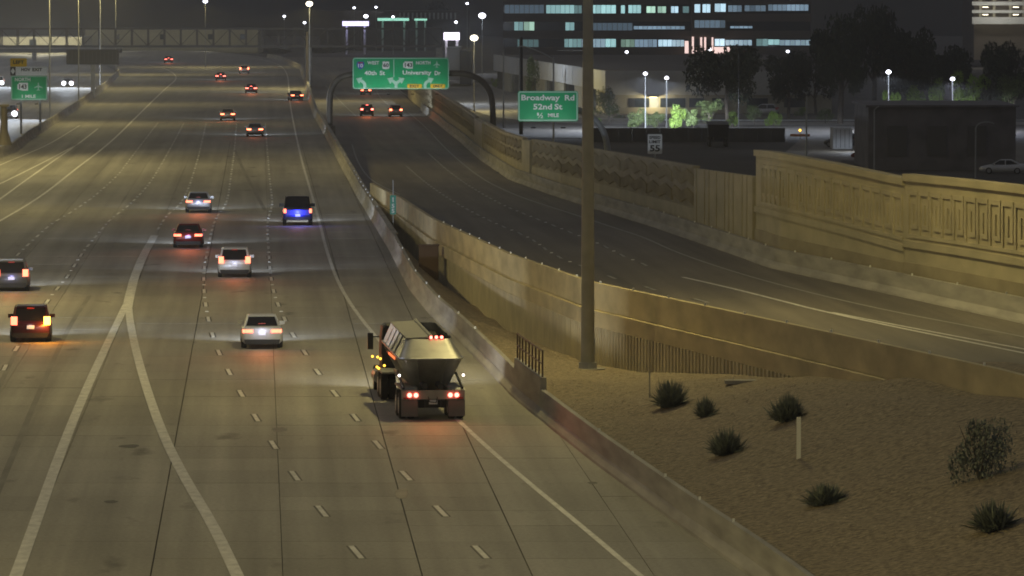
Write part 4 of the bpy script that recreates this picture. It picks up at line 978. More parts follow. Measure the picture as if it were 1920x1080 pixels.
bare_pole(1038, 107, 270, 560, 3.6, M_STEEL, 'grey pole with a bent arm crossing behind the Broadway sign', [(1038, 112), (1020, 100), (985, 87), (972, 87)])
bare_pole(1100.5, 70, 260, 700, 2.0, M_STEEL, 'thin pole hidden beside the tall mast', [(1100, 95), (1060, 94), (1045, 95)])
bare_pole(1512, 180, 300, 470, 3.5, M_STEEL, 'short grey pole above the left end of the key pattern wall')
bare_pole(1639, 205, 318, 470, 3.0, M_STEEL, 'grey pole with a small box in front of the dark workshop', [(1639, 207), (1643, 202), (1648, 199)])
bare_pole(1829, 240, 334, 440, 3.2, M_STEEL, 'hooked lamp pole rising behind the right sound wall', [(1829, 242), (1832, 234), (1842, 229), (1858, 229), (1864, 232)])
bare_pole(1385, 100, 240, 690, 1.8, M_DARK, 'very thin dark pole before the pale building doors')
bare_pole(576, 60, 175, 880, 5, M_BRONZE, 'dark pole rising from the barrier through the truss bridge')
bare_pole(1183, 235, 268, 600, 1.6, M_DARK, 'small dark post left of the speed sign')
# flared column by the left edge
a = A(8, 272, 500); t = thing('median_post', 'dark flared concrete post at the left picture edge', 'post', a)
MB().tube([(0, 0, 0), (0, 0, .5), (0, 0, 1.4), (0, 0, 3.6)], [.75, .6, .35, .3], 12).build('shaft', M_BRONZE, t); MB().bbox(-.5, .5, -.4, .4, 3.6, 3.8).build('cap', M_BRONZE, t)
# ================================================================== ROADSIDE SMALL THINGS
pts = [(962, 676), (973, 682), (985, 691), (997, 701), (1008, 711), (1018, 719), (1026, 726)]
fz = thing('handrail', 'short rust brown handrail on top of the freeway barrier', 'railing', Vector((xbar(205) + .35, 205, 1.42)))
fp = []
for k in range(9):
    yy = 200.4 + 10.4 * k / 8; fp.append(Vector((xbar(yy) + .35, yy, 1.42)))
for p in fp: MB().tube([p - fz.location, p + Vector((0, 0, .98)) - fz.location], .032, 6).build('baluster', M_RAIL, fz)
for h in (.98, .5): MB().tube([p + Vector((0, 0, h)) - fz.location for p in fp], .035, 6).build('rail', M_RAIL, fz)
p = on_gravel(1497.5, 860); mk = tag(MB().hexa([(-.065, -.02, -.2), (.065, -.02, -.2), (.065, .02, -.2), (-.065, .02, -.2), (-.065, -.02, 1.28), (.065, -.02, 1.28), (.065, .02, 1.28), (-.065, .02, 1.28)]).build('marker_post', mat('marker_post_white', (.85, .83, .72), .6)), 'thin white marker post standing on the gravel bank', 'post'); mk.location = p
p = on_gravel(1218, 745); mk = tag(MB().bbox(-.025, .025, -.02, .02, -.2, .95).build('marker_post', mat('thin_stake', (.35, .33, .27), .6)), 'faint thin stake beside the largest desert shrub', 'post'); mk.location = p
p = on_gravel(1395, 716); mk = tag(MB().bbox(-.7, .7, -.3, .3, -.06, .07).build('concrete_pad', M_BARR), 'flat concrete pad on the gravel against the fluted wall', 'pad'); mk.location = p
def blade_shrub(px, py, wpx, hpx, label, spread=1.0, n=760, m=M_AGAVE, name='desert_shrub', soft=False):
    c = on_gravel(px, py); s = c.y / F; rw_, h = wpx * s / 2, hpx * s; t = thing(name, label, 'shrub', c, 0, 'shrubs on the gravel bank'); mb = MB()
    for k in range(n):
        a = R.uniform(0, 2 * math.pi); e = R.random() ** .6; el = math.radians(88 - 78 * e * spread + R.uniform(-6, 6))
        d = Vector((math.cos(a) * math.cos(el) * rw_ / h * 1.05, math.sin(a) * math.cos(el) * rw_ / h * 1.05, math.sin(el)))
        L_ = h * R.uniform(.72, 1.08); r0 = Vector((R.gauss(0, rw_ * .16), R.gauss(0, rw_ * .16), -.05)); tip = r0 + d * L_ + Vector((0, 0, -.06 * e))
        sd = d.cross(Vector((0, 0, 1)));
        if sd.length < .01: sd = Vector((1, 0, 0))
        sd = (sd.normalized() * math.cos(a * 3) + Vector((R.uniform(-.5, .5), R.uniform(-.5, .5), .2))).normalized() * R.uniform(.018, .034) * (1.3 if soft else 1)
        mid = r0 + d * L_ * .55
        mb.add([r0 - sd * .7, r0 + sd * .7, mid + sd, mid - sd, tip], [(0, 1, 2, 3), (3, 2, 4)])
    mb.build('foliage', m, t); MB().tube([(0, 0, -.15), (0, 0, .15)], .06, 6).build('stem', M_BARK, t); return t
blade_shrub(1258, 762, 82, 58, 'largest spiky dark green desert shrub near the mast')
blade_shrub(1323, 781, 50, 46, 'smallest spiky shrub, directly right of the largest one', n=420)
blade_shrub(1478, 788, 80, 56, 'spiky shrub just above the white marker post')
blade_shrub(1363, 851, 86, 56, 'spiky shrub left of the white marker post')
blade_shrub(1549, 944, 92, 46, 'low spiky shrub below the white marker post', 1.05)
blade_shrub(1862, 992, 105, 64, 'soft dark shrub low at the right, below the airy bush', 1.0, 520, M_AGAVE, soft=True)
# ================================================================== TRUSS BRIDGE
YT = 985.0
tb = thing('truss_bridge', 'long steel truss footbridge crossing above the far freeway', 'bridge', A(400, 90, YT))
zt_, zb_ = A(400, 54, YT).z, A(400, 87, YT).z; x0, x1 = A(-60, 50, YT).x, A(828, 50, YT).x
ch = MB()
for dy in (0, 3.0):
    ch.bbox(x0, x1, YT + dy - .14, YT + dy + .14, zt_ - .16, zt_ + .16); ch.bbox(x0, x1, YT + dy - .14, YT + dy + .14, zb_ - .2, zb_ + .2)
ch.build('chord', M_BRONZE, tb, world=True)
MB().bbox(x0, x1, YT + .15, YT + 2.85, zb_ - .12, zb_ + .08).build('deck', M_BARR, tb, world=True)
nP = 29
vm = MB().bbox(-.11, .11, -.1, .1, zb_ + .2 - zb_, zt_ - .16 - zb_).mesh('vertical_post', M_BRONZE)
pw = (x1 - x0) / nP
for k in range(nP + 1): link('vertical_post', vm, tb, Vector((x0 + k * pw, YT, zb_)) - tb.location)
for k in range(nP):
    s = 1 if k % 2 else -1; xa, xb = x0 + k * pw + .15, x0 + (k + 1) * pw - .15
    MB().tube([(xa, YT, zb_ + .25 if s > 0 else zt_ - .2), (xb, YT, zt_ - .2 if s > 0 else zb_ + .25)], .075, 5).build('diagonal_brace', M_BRONZE, tb, world=True)
rp_ = MB().bbox(-.1, .1, -.1, .1, .2, zt_ - .16 - zb_).mesh('rear_post', M_BRONZE)
for k in range(nP + 1): link('rear_post', rp_, tb, Vector((x0 + k * pw, YT + 3, zb_)) - tb.location)
for px in (578, 823): 
    X = A(px, 90, YT).x; MB().bbox(X - .6, X + .6, YT + .6, YT + 2.4, -2.3, zb_ - .2).build('pier', M_BARR, tb, world=True)
# ================================================================== BUILDINGS
YO = 1290.0; ofc = thing('office_building', 'large brown office block with bands of lit bluish windows', 'building', A(1230, 112, YO))
def R3(mb, px0, px1, py0, py1, Y0_, Y1_):
    a, b_ = A(px0, py1, Y0_), A(px1, py0, Y0_); return mb.bbox(a.x, b_.x, Y0_, Y1_, a.z, b_.z)
for y0, y1 in [(-60, -24), (-8, 8.5), (25.5, 40.5), (57.5, 72.5), (88.5, 120)]:
    R3(MB(), 943, 1521, y0, y1, YO, YO + 30).build('spandrel_band', M_OFFICE, ofc, world=True)
for y0, y1 in [(-24, -8), (8.5, 25.5), (40.5, 57.5), (72.5, 88.5)]:
    R3(MB(), 944, 1520, y0, y1, YO + .6, YO + 29).build('glazing_band', M_DGLASS, ofc, world=True)
R3(MB(), 1296, 1362, -60, 71, YO - 3, YO - .01).build('stair_tower', M_OFFICE, ofc, world=True)
WC = [(.46, .82, .84), (.55, .80, .95), (.55, .88, .70), (.42, .62, .80)]
WM = {}
def wmat(k, s):
    key = (k, round(s, 1))
    if key not in WM: WM[key] = emat('window_glow', WC[k], max(.02, s * .85))
    return WM[key]
def win(px0, px1, py0, py1, s, k=0):
    n = max(1, round((px1 - px0) / 9)); w_ = (px1 - px0) / n
    for i in range(n):
        ss = max(.05, min(1.1, s * R.uniform(.7, 1.15))); front = (1296 < (px0 + px1) / 2 < 1362 and py1 < 70); Y_ = YO - 3.06 if front else YO + .5
        m = MB(); R3(m, px0 + i * w_ + .35, px0 + (i + 1) * w_ - .35, py0, py1, Y_, Y_ + .05); m.build('window', wmat(k, round(ss, 1)), ofc, world=True)
for q in [(1024, 1077, 9.5, 25, .55), (1077, 1091, 10, 25, .25), (1108, 1155, 9.5, 25, .8), (1164, 1172, 10, 25, .7), (1178, 1202, 9.5, 24.5, .9), (1212, 1229, 12, 24, .9, 2), (1233, 1249, 12, 24, .7, 2), (1258, 1272, 12, 24, 1.0, 1), (1280, 1292, 12, 24, .2), (1302, 1313, 8, 23.5, .9, 1), (1317, 1332, 8, 23.5, 1.0, 1), (1340, 1361, 7, 22, 1.05, 1), (1365, 1391, 10, 22, .3, 3), (1396, 1436, 10, 21, .18, 3), (1440, 1475, 8, 20, .3, 3), (1475, 1516, 6, 20, .5, 3),
          (964, 981, 41, 57, .45), (982, 1002, 41, 57, .6, 2), (1060, 1077, 42, 57, .55), (1110, 1186, 43, 57, .12, 3), (1188, 1284, 49, 55, .42, 3), (1302, 1360, 38, 52, .2, 3), (1369, 1411, 49, 53, .45, 3), (946, 1020, 9, 25, .12, 3),  # the long narrow bluish strip in this row is a reflection painted as glow
          (1058, 1090, 73, 88.5, .42), (1090, 1135, 73, 88.5, .45, 1), (1135, 1155, 73, 88, .9), (1164, 1190, 74, 88, .28, 2), (1190, 1232, 74, 88, .4, 3), (1234, 1260, 74.5, 87, 1.0, 1), (1260, 1283, 75, 87, .6, 1), (1340, 1359, 73, 86, 1.0, 1), (1360, 1410, 75, 85, .55, 1), (1418, 1440, 73, 86, .25), (1440, 1462, 74, 84, .9), (1462, 1520, 75, 85, .4, 1), (970, 1010, 74, 88, .12), (1378, 1436, 59, 60.5, .1, 3)]: win(*q)
for px0, px1, y0 in [(1284, 1291, 77), (1297.5, 1301, 69), (1305, 1308.5, 90), (1313, 1316.5, 70), (1320.5, 1324, 70), (1334.5, 1337.5, 70)]:
    m = MB(); R3(m, px0, px1, y0, 100, YO - 3.6, YO - 3.1); m.build('entrance_column', E_PINK, ofc, world=True)
m = MB(); R3(m, 1340, 1369, 88.5, 100, YO - 3.6, YO - .02); m.build('entrance_wall', E_PINK, ofc, world=True)
# pale low building
YP = 787.0; zg = -2.3
pb = thing('pale_building', 'long low white panelled building with dark shopfronts and a corner', 'building', Vector((A(1135, 200, YP).x, YP, zg)))
ztp = A(1135, 133, YP).z; zm_ = A(1135, 178, YP).z
cx0 = A(1135, 133, YP).x; cxe = A(1560, 133, YP).x; npan = 11
for k in range(npan):
    a, b_ = cx0 + (cxe - cx0) * k / npan, cx0 + (cxe - cx0) * (k + 1) / npan
    MB().bbox(a + .02, b_ - .02, YP, YP + .35, zm_, ztp).build('wall_panel', M_STUCCO, pb, world=True)
MB().bbox(cx0, cxe, YP + .36, YP + 60, zg, ztp - .15).build('wall', M_CREAM, pb, world=True)
MB().bbox(cx0, cxe, YP + .05, YP + .355, zg, zg + .9).build('plinth', M_CREAM, pb, world=True)
for px0, px1, m_ in [(1178, 1190, M_DARK), (1190, 1217, M_DGLASS), (1238, 1262, M_DGLASS), (1262, 1285, M_DGLASS), (1292, 1320, M_DGLASS), (1335, 1365, M_DGLASS), (1400, 1440, M_DGLASS), (1470, 1510, M_DGLASS)]:
    m = MB(); R3(m, px0, px1, 184, 203, YP + .28, YP + .34); m.build('window', m_, pb, world=True)
m = MB(); R3(m, 1218, 1235, 184, 205, YP + .25, YP + .34); m.build('door', mat('door_pale', (.35, .38, .42), .4), pb, world=True)  # door in one even pale colour
m = MB(); R3(m, 1213, 1237, 177.5, 182, YP - 1.6, YP - .01); m.build('door_canopy', M_CREAM, pb, world=True)
m = MB(); R3(m, 1218, 1232, 182.1, 183.2, YP - 1.2, YP - .6); m.build('canopy_lamp', emat('warm_canopy_lamp', (1, .85, .45), 5), pb, world=True)
lamp('POINT', pb, Vector((A(1225, 186, YP).x, YP - 1.2, A(1225, 186, YP).z)) - pb.location, 350, (1, .85, .5), .3)
p0 = Vector((cx0, YP, 0)); p1 = Vector((A(925, 165, 985).x, 985, 0)); nw = 12
for k in range(nw):
    a, b_ = p0.lerp(p1, k / nw + .001), p0.lerp(p1, (k + 1) / nw - .001)
    n_ = (b_ - a).normalized(); rt = Vector((n_.y, -n_.x, 0)) * .35
    MB().hexa([Vector((q.x, q.y, z_)) for z_ in (zm_ + .6, ztp) for q in (a, b_, b_ + rt, a + rt)]).build('wall_panel', M_STUCCO, pb, world=True)
    if k % 2 == 0:
        a2, b2 = a + rt * .9, b_ + rt * .9
        MB().hexa([Vector((q.x, q.y, z_)) for z_ in (zg, zm_ + .58) for q in (a2, b2, b2 + rt, a2 + rt)]).build('pier', M_CREAM, pb, world=True)
    else:
        a2, b2 = a + rt * 2, b_ + rt * 2
        MB().hexa([Vector((q.x, q.y, z_)) for z_ in (zg, zm_ + .58) for q in (a2, b2, b2 + rt, a2 + rt)]).build('window', M_DGLASS, pb, world=True)
MB().hexa([(p0.x, YP + .4, ztp - .14), (cxe, YP + .4, ztp - .14), (cxe, 985, ztp - .14), (p1.x, 985, ztp - .14), (p0.x, YP + .4, ztp - .05), (cxe, YP + .4, ztp - .05), (cxe, 985, ztp - .05), (p1.x, 985, ztp - .05)]).build('roof', M_OFFICE, pb, world=True)
lamp('POINT', pb, Vector((-9, 850, 9)) - pb.location, 5500, COOL, .3); 
# dark workshop at right, container, parking garage, left warehouse
m = thing('workshop_building', 'long low dark workshop behind the sound wall at the right', 'building', A(1770, 300, 540))
a, b_ = A(1628, 300, 540), A(1905, 201, 540); MB().bbox(a.x, b_.x, 540, 562, zg, b_.z).build('wall', mat('dark_brown_siding', (.17, .16, .165), .85, var=.25, scale=.5), m, world=True)
MB().bbox(a.x - .3, b_.x + .3, 539.6, 562.3, b_.z, b_.z + .22).build('roof', MATS['dark_brown_siding'], m, world=True)
for k in range(3): q = MB(); R3(q, 1665 + 75 * k, 1700 + 75 * k, 236, 292, 539.85, 539.99); q.build('roller_door', mat('roller_door_dark', (.11, .105, .10), .6), m, world=True)
q = A(1580, 258, 610); m = thing('container', 'white panelled container doors left of the glaring yard lamp', 'container', Vector((q.x, 610, zg)))
for k in range(2):
    MB().bbox(-1.06 + k * 1.07, -.02 + k * 1.07, -.06, 0, .15, 2.4).build('container_door', M_STUCCO, m)
MB().bbox(-1.1, 1.1, .002, 5.5, .05, 2.45).build('container_body', M_STUCCO, m)
for k in range(4): MB().box((-.75 + k * .5, -.09, 1.25), (.05, .05, 2.1)).build('lock_bar', M_DARK, m)
q = A(1347, 262, 620); m = thing('dump_truck', 'dark dump truck silhouette parked before the lit frontage road', 'truck', Vector((q.x, 620, zg)))
MB().hexa([(-1.1, 0, 1.1), (1.1, 0, 1.1), (1.1, 4, 1.1), (-1.1, 4, 1.1), (-1.25, -.2, 2.6), (1.25, -.2, 2.6), (1.25, 4.2, 2.9), (-1.25, 4.2, 2.9)]).build('dump_body', M_DARK, m)
MB().bbox(-1.05, 1.05, 4.5, 6.4, .8, 2.8).build('cab', M_DARK, m); MB().bbox(-.5, .5, -.1, 6.4, .7, 1.0).build('chassis', M_DARK, m)
for sx in (-1, 1):
    for yy in (.6, 1.8, 5.6): wheel(m, (sx * .95, yy, .5), .5, .27)
m = thing('parking_garage', 'pale concrete parking garage at the top right corner', 'building', A(1870, 60, 1250))
for y0, y1 in [(-20, -9), (3, 10), (19, 24.5), (32, 45)]:
    q = MB(); R3(q, 1823, 2010, y0, y1, 1250, 1251); q.build('spandrel_band', M_STUCCO, m, world=True)
q = MB(); R3(q, 1826, 2010, -20, 112, 1258, 1290); q.build('core_wall', M_OFFICE, m, world=True)
for px in (1836, 1862, 1892, 1918): q = MB(); R3(q, px, px + 5, -20, 46, 1251.2, 1252); q.build('column', M_CREAM, m, world=True)
for px in (1848, 1905):
    for py in (14, 28): q = MB(); R3(q, px - 5, px + 5, py - 1, py, 1252.5, 1253.5); q.build('ceiling_lamp', E_SOD, m, world=True)
lamp('POINT', m, A(1870, 15, 1240) - m.location, 2200, (1, .95, .8), .4)
m = thing('warehouse', 'pale warehouse wall beyond the left end of the truss bridge', 'building', A(75, 110, 1320))
for k in range(8):
    q = MB(); R3(q, -60 + k * 27, -60 + (k + 1) * 27 - .6, 70, 112, 1320, 1320.4); q.build('wall_panel', mat('warehouse_panel', (.42, .40, .30), .8, var=.08, scale=.3) if k == 0 else MATS['warehouse_panel'], m, world=True)
q = MB(); R3(q, -60, 156, 69, 114, 1320.5, 1350); q.build('wall', M_CREAM, m, world=True)
q = MB(); R3(q, 55, 68, 74, 86, 1319.8, 1319.98); q.build('window', M_DGLASS, m, world=True)
lamp('POINT', m, A(70, 60, 1306) - m.location, 9000, (1, .92, .66), .4)
m = thing('warehouse', 'long tan building added as a dim backdrop, seen through the left half of the truss bridge', 'building', A(310, 104, 1400))  # made-up building, pale backing for the light panels inside the truss
for k in range(9):
    q = MB(); R3(q, 160 + k * 36, 196 + k * 36 - .6, 56, 98, 1400, 1400.4); q.build('wall_panel', MATS['warehouse_panel'], m, world=True)
q = MB(); R3(q, 160, 484, 55, 100, 1400.5, 1430); q.build('wall', M_CREAM, m, world=True)
for px in (215, 300, 390, 450): q = MB(); R3(q, px, px + 9, 64, 74, 1399.8, 1399.98); q.build('window', M_DGLASS, m, world=True)
for px in (230, 390): lamp('POINT', m, A(px, 50, 1378) - m.location, 600, (1, .92, .66), .4)  # unseen lights added to brighten this backdrop
fo_ = thing('flyover', 'dark beam of a flyover crossing before the pale warehouse at the left', 'bridge', A(60, 98, 1210))
q = MB(); R3(q, -80, 226, 91.5, 99, 1210, 1216); q.build('beam', M_BRONZE, fo_, world=True)
q = MB(); R3(q, -80, 226, 88.5, 91.4, 1210, 1210.4); q.build('parapet', M_BARR, fo_, world=True)
for px in (-20, 60, 140, 215): q = MB(); R3(q, px, px + 7, 99.1, 118, 1211, 1213); q.build('pier', M_BARR, fo_, world=True)
# lit canopies far away
def canopy(px0, px1, py0, py1, Y, em, label, name='filling_station', ground=112):
    a, b_ = A(px0, py1, Y), A(px1, py0, Y); t = thing(name, label, 'canopy', Vector(((a.x + b_.x) / 2, Y, zg)), 0); hw = (b_.x - a.x) / 2
    MB().bbox(-hw, hw, 0, 8, a.z - zg, b_.z - zg).build('canopy', em, t)
    MB().bbox(-hw - .1, hw + .1, -.1, 8.1, b_.z - zg + .002, b_.z - zg + .3).build('roof', M_STEEL, t)
    for sx in (-.7, .7): MB().bbox(sx * hw - .25, sx * hw + .25, 3.5, 4.5, 0, a.z - zg).build('column', M_STUCCO, t)
    return t
canopy(642, 690, 40, 48.5, 1500, E_VIO, 'glowing violet canopy above the truss bridge')
canopy(708, 766, 34, 39, 1560, E_TEAL, 'long glowing teal fascia above the bridge, left part')
canopy(777, 800, 35, 38.5, 1580, E_TEAL, 'short glowing teal fascia right of the long one')
canopy(832, 861, 61, 75, 1120, emat('white_canopy', (.9, .82, 1), 2.4), 'small brilliant white canopy left of the sodium lamp')
# picket-like back wall and small buildings behind the bridge
t = thing('storefront', 'dim storefront row with pale piers behind the truss bridge', 'building', A(810, 60, 1600))
q = MB(); R3(q, 600, 880, 20, 112, 1602, 1620); q.build('wall', M_OFFICE, t, world=True)
for k in range(14): q = MB(); R3(q, 748 + 8 * k, 751 + 8 * k, 24, 36, 1600, 1601.9); q.build('pier', M_STUCCO, t, world=True)
t = thing('grey_warehouse', 'grey box building right of the overhead sign', 'building', A(855, 140, 1010))
q = MB(); R3(q, 838, 862, 92, 150, 1010, 1040); q.build('wall', M_STUCCO, t, world=True); q = MB(); R3(q, 862.2, 884, 95, 158, 1004, 1040); q.build('annex', M_DARK, t, world=True)
q = MB(); R3(q, 837, 863, 90, 91.9, 1009.6, 1040); q.build('roof', M_STEEL, t, world=True)
# frontage road, dirt shoulder, kerb, dark boundary wall, picket fence
fr_ = MB(); P = [G(700, 142, zg + .02), G(860, 160, zg + .02), G(930, 180, zg + .02), G(1010, 215, zg + .02), G(1090, 226, zg + .02), G(1200, 231, zg + .02), G(1560, 231, zg + .02), G(2100, 231, zg + .02)]
front = struct(fr_.ribbon(resample(smooth_pts(P), 6), 17, 0).build('frontage_road', M_CONCF))
kb = MB().sweep(resample(smooth_pts([p + Vector((0, 13, 0)) for p in P[3:]]), 6), [(-.15, 0), (-.15, .16), (.15, .16), (.15, 0)]).build('kerb', M_STUCCO); struct(kb)
M_BWALL = mat('dark_block_wall', (.10, .095, .09), .85, var=.2, scale=.6)
bw = thing('boundary_wall', 'low dark boundary wall before the frontage road and lit shrubs', 'wall', A(1280, 262, 640))
for k in range(14):
    a, b_ = A(1108 + 26 * k, 262, 640), A(1108 + 26 * (k + 1) - .15, 240, 640); MB().bbox(a.x, b_.x, 640, 640.25, zg, b_.z).build('wall_panel', M_BWALL, bw, world=True)
pf = thing('picket_fence', 'thin dark iron fence behind the Broadway sign', 'fence', A(1020, 262, 590))
for k in range(34):
    a = A(985 + 3.6 * k, 262, 590); MB().bbox(a.x - .02, a.x + .02, 590, 590.04, zg, zg + 2.0).build('picket', M_DARK, pf, world=True)
a, b_ = A(984, 262, 590), A(1106, 262, 590); MB().bbox(a.x, b_.x, 590.05, 590.1, zg + 1.8, zg + 1.86).build('rail', M_DARK, pf, world=True)
yard = MB().add([G(*p, zg + .015) for p in ((1420, 330), (2150, 400), (2150, 268), (1500, 262))], [(0, 1, 2, 3)]).build('parking_lot', M_ASPH); struct(yard)
yl = MB().add([G(*p, zg + .03) for p in ((1560, 318), (2150, 372), (2150, 340), (1580, 300))], [(0, 1, 2, 3)]).build('verge', M_DIRT); struct(yl)
GPK = 'cars parked behind the sound wall'
car(1908, 326, 'sedan', P_WHITE, 'white parked sedan seen side on at the right picture edge', rot=math.radians(82), lights=False, z=zg + .02, group=GPK)
car(1662, 300, 'sedan', P_RED, 'dark red parked car between the grey poles', rot=math.radians(70), lights=False, z=zg + .02, group=GPK)
car(1745, 285, 'sedan', P_SILVER, 'grey parked car right of the dark red one', rot=math.radians(80), lights=False, z=zg + .02, group=GPK)
car(1600, 276, 'hatch', P_GREY, 'dark parked hatchback below the yard lamp', rot=math.radians(60), lights=False, z=zg + .02, group=GPK)
car(1448, 216, 'hatch', P_WHITE, 'pale parked van before the pale building', rot=math.radians(80), lights=False, z=zg + .05, group=GPK)
q = G(1721, 316, zg + .03); t = thing('warning_light', 'small yellow warning light on a barricade in the dark lot', 'barricade', q)
for sx in (-.5, .5): MB().tube([(sx, -.25, 0), (sx, 0, 1.0)], .03, 5).build('leg', M_STEEL, t); MB().tube([(sx, .25, 0), (sx, 0, 1.0)], .03, 5).build('leg', M_STEEL, t)
for zz in (.5, .8): MB().bbox(-.7, .7, -.2, -.17, zz, zz + .2).build('board', mat('barricade_orange', (.5, .17, .03), .6), t)
MB().sphere((0, 0, 1.1), .2, 8, 6).build('lamp', emat('yellow_lamp', (1, .75, .2), 6), t); lamp('POINT', t, (0, -.5, 1.1), 60, (1, .7, .15), .1)
t = thing('warning_light', 'tiny orange lights on a vehicle shape before the container', 'barricade', G(1500, 262, zg + .03))
MB().bbox(-1.2, 1.2, 0, .1, .4, .7).build('board', MATS['barricade_orange'], t); MB().sphere((0, 0, 1.15), .16, 8, 6).build('lamp', E_AMBER, t); MB().tube([(0, .05, 0), (0, .05, 1.0)], .05, 5).build('leg', M_STEEL, t)
# ================================================================== TREES
def crown_mesh(seed, n, m, leaf, rx=1.0, rz=1.0, lobes=9, low=.25):
    r = random.Random(seed); L = []
    for _ in range(lobes):
        a = r.uniform(0, 6.28); d = r.uniform(.15, .68); L.append((math.cos(a) * d, math.sin(a) * d, r.uniform(low, .85), r.uniform(.2, .42)))
    mb = MB()
    for k in range(n):
        x, y, z, s = r.choice(L); v = Vector((r.gauss(0, 1), r.gauss(0, 1), r.gauss(0, 1))).normalized() * s * r.uniform(.55, 1.08)
        c = Vector((x + v.x, y + v.y, z + v.z * .8)); q = leaf * r.uniform(.6, 1.4); u_ = Vector((r.gauss(0, 1), r.gauss(0, 1), r.gauss(0, 1))).normalized(); w_ = u_.orthogonal().normalized()
        c = Vector((c.x * rx, c.y * rx, c.z * rz)); mb.add([c - u_ * q, c - w_ * q * .5, c + u_ * q, c + w_ * q * .5], [(0, 1, 2, 3)])
    return mb.mesh('crown', m)
CR = {}
for i in range(3):
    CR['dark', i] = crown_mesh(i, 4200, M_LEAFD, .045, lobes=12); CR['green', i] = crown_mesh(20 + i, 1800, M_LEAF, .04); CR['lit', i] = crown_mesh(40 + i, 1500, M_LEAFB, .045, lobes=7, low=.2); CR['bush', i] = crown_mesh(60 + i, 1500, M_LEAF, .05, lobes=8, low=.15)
def tree(px, ybase, ytop, wpx, kind, i, label, z=zg, group='trees and bushes behind the walls', Y=None):
    p = G(px, ybase, z) if Y is None else Vector((A(px, 200, Y).x, Y, z)); s = p.y / F
    h = A(px, ytop, p.y).z - z; wd = wpx * s / 2; bush = kind in ('lit', 'bush') and h < 4
    t = thing('bush' if bush else 'tree', label, 'bush' if bush else 'tree', p, R.uniform(0, 6), group)
    o = link('crown', CR[kind, i], t); o.scale = (wd, wd, h if bush else h * .8); o.location = (0, 0, 0 if bush else h * .2)
    tr = MB(); tr.tube([(0, 0, -.1), (.05 * wd, 0, h * .35), (0, .05 * wd, h * .7)], [h * .03, h * .022, h * .008], 7)
    if not bush:
        for k in range(4): a = k * 1.6; tr.tube([(0, 0, h * (.25 + .06 * k)), (math.cos(a) * wd * .5, math.sin(a) * wd * .5, h * (.55 + .07 * k))], [h * .012, h * .004], 5)
    tr.build('trunk', M_BARK, t); return t
c = on_gravel(1838, 898); s_ = c.y / F; t = thing('desert_shrub', 'tall airy dark bush at the right edge of the gravel', 'shrub', c, 0, 'shrubs on the gravel bank')
o = link('foliage', crown_mesh(77, 3600, M_AGAVE, .034, lobes=16, low=.1), t); o.scale = (72 * s_, 72 * s_, 118 * s_)
for k in range(6): MB().tube([(0, 0, -.1), (math.cos(k) * .3, math.sin(k) * .3, .8), (math.cos(k) * .6, math.sin(k) * .6, 1.5)], [.03, .02, .008], 5).build('stem', M_BARK, t)
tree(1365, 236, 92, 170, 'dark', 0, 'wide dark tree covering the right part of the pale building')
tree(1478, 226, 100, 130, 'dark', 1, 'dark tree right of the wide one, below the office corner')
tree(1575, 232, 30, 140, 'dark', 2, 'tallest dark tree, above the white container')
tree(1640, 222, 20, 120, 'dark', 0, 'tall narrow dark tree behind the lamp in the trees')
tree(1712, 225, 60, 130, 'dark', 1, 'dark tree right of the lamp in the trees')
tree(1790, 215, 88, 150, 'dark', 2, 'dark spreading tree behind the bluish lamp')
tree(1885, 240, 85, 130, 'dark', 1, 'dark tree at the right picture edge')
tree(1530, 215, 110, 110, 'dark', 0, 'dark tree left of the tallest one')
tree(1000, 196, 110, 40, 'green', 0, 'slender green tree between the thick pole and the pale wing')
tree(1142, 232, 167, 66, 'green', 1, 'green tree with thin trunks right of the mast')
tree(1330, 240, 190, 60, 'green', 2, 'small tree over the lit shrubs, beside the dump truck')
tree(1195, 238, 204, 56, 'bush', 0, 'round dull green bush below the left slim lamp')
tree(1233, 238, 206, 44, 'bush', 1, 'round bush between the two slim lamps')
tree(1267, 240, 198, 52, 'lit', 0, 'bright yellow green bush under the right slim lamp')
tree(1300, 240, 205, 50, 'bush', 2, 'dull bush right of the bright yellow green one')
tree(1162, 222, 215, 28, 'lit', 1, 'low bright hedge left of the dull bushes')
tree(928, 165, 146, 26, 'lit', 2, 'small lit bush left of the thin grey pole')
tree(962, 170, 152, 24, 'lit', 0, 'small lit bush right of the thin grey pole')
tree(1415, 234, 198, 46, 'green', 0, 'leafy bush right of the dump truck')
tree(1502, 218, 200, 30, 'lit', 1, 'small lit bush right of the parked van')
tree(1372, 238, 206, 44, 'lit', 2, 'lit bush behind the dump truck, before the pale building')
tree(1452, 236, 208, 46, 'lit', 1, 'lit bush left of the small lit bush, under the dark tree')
tree(1548, 232, 205, 50, 'green', 1, 'leafy bush directly behind the white container')
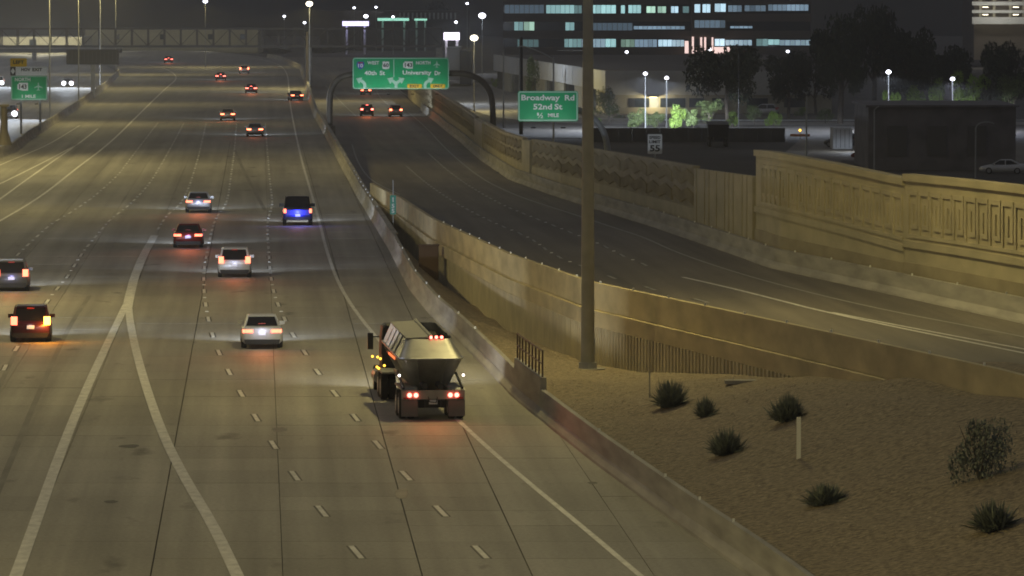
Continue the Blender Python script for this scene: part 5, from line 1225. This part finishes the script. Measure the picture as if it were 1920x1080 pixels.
tree(1110, 236, 205, 40, 'lit', 0, 'lit bush just right of the tall mast')
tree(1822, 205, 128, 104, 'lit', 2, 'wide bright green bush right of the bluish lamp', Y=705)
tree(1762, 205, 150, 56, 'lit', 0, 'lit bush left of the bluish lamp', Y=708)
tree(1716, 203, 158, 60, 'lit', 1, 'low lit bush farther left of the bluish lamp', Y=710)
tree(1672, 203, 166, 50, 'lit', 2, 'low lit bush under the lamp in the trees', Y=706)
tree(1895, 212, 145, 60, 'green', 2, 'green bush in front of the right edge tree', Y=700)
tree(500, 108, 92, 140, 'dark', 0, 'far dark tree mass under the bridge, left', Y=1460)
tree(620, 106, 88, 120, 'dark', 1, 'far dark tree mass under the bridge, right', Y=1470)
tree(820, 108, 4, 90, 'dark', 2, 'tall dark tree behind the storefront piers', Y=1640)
# dark wooded rise at the horizon
hl_ = MB(); n = 60
for i in range(n + 1):
    X = -420 + 900 * i / n; hh = 19 + 3 * math.sin(i * .37) + 2 * math.sin(i * 1.1); hl_.v += [(X, 2100, -3), (X, 2100, hh), (X, 2300, hh * 1.5), (X, 2500, -3)]
for i in range(n):
    for k in range(3): a = 4 * i + k; hl_.f.append((a, a + 4, a + 5, a + 1))
struct(hl_.build('hill', mat('hill_scrub', (.05, .048, .04), .95, var=.4, scale=.03)))
hz = MB().bbox(-1510, 1510, -20, 2910, -3.4, 36)
hm_ = bpy.data.materials.new('haze'); hm_.use_nodes = True; hn = hm_.node_tree; hn.nodes.remove(hn.nodes['Principled BSDF'])
pv = hn.nodes.new('ShaderNodeVolumePrincipled'); pv.inputs['Density'].default_value = HAZE; pv.inputs['Color'].default_value = (.92, .92, .95, 1); pv.inputs['Anisotropy'].default_value = .3
hn.links.new(pv.outputs[0], hn.nodes['Material Output'].inputs['Volume'])
o = hz.build('haze', hm_); o['kind'] = 'stuff'
print('dashes', NDASH[0], 'slabs', len(slabs), 'objects', len(bpy.data.objects), 'tris', sum(len(p.vertices) - 2 for me in bpy.data.meshes for p in me.polygons))
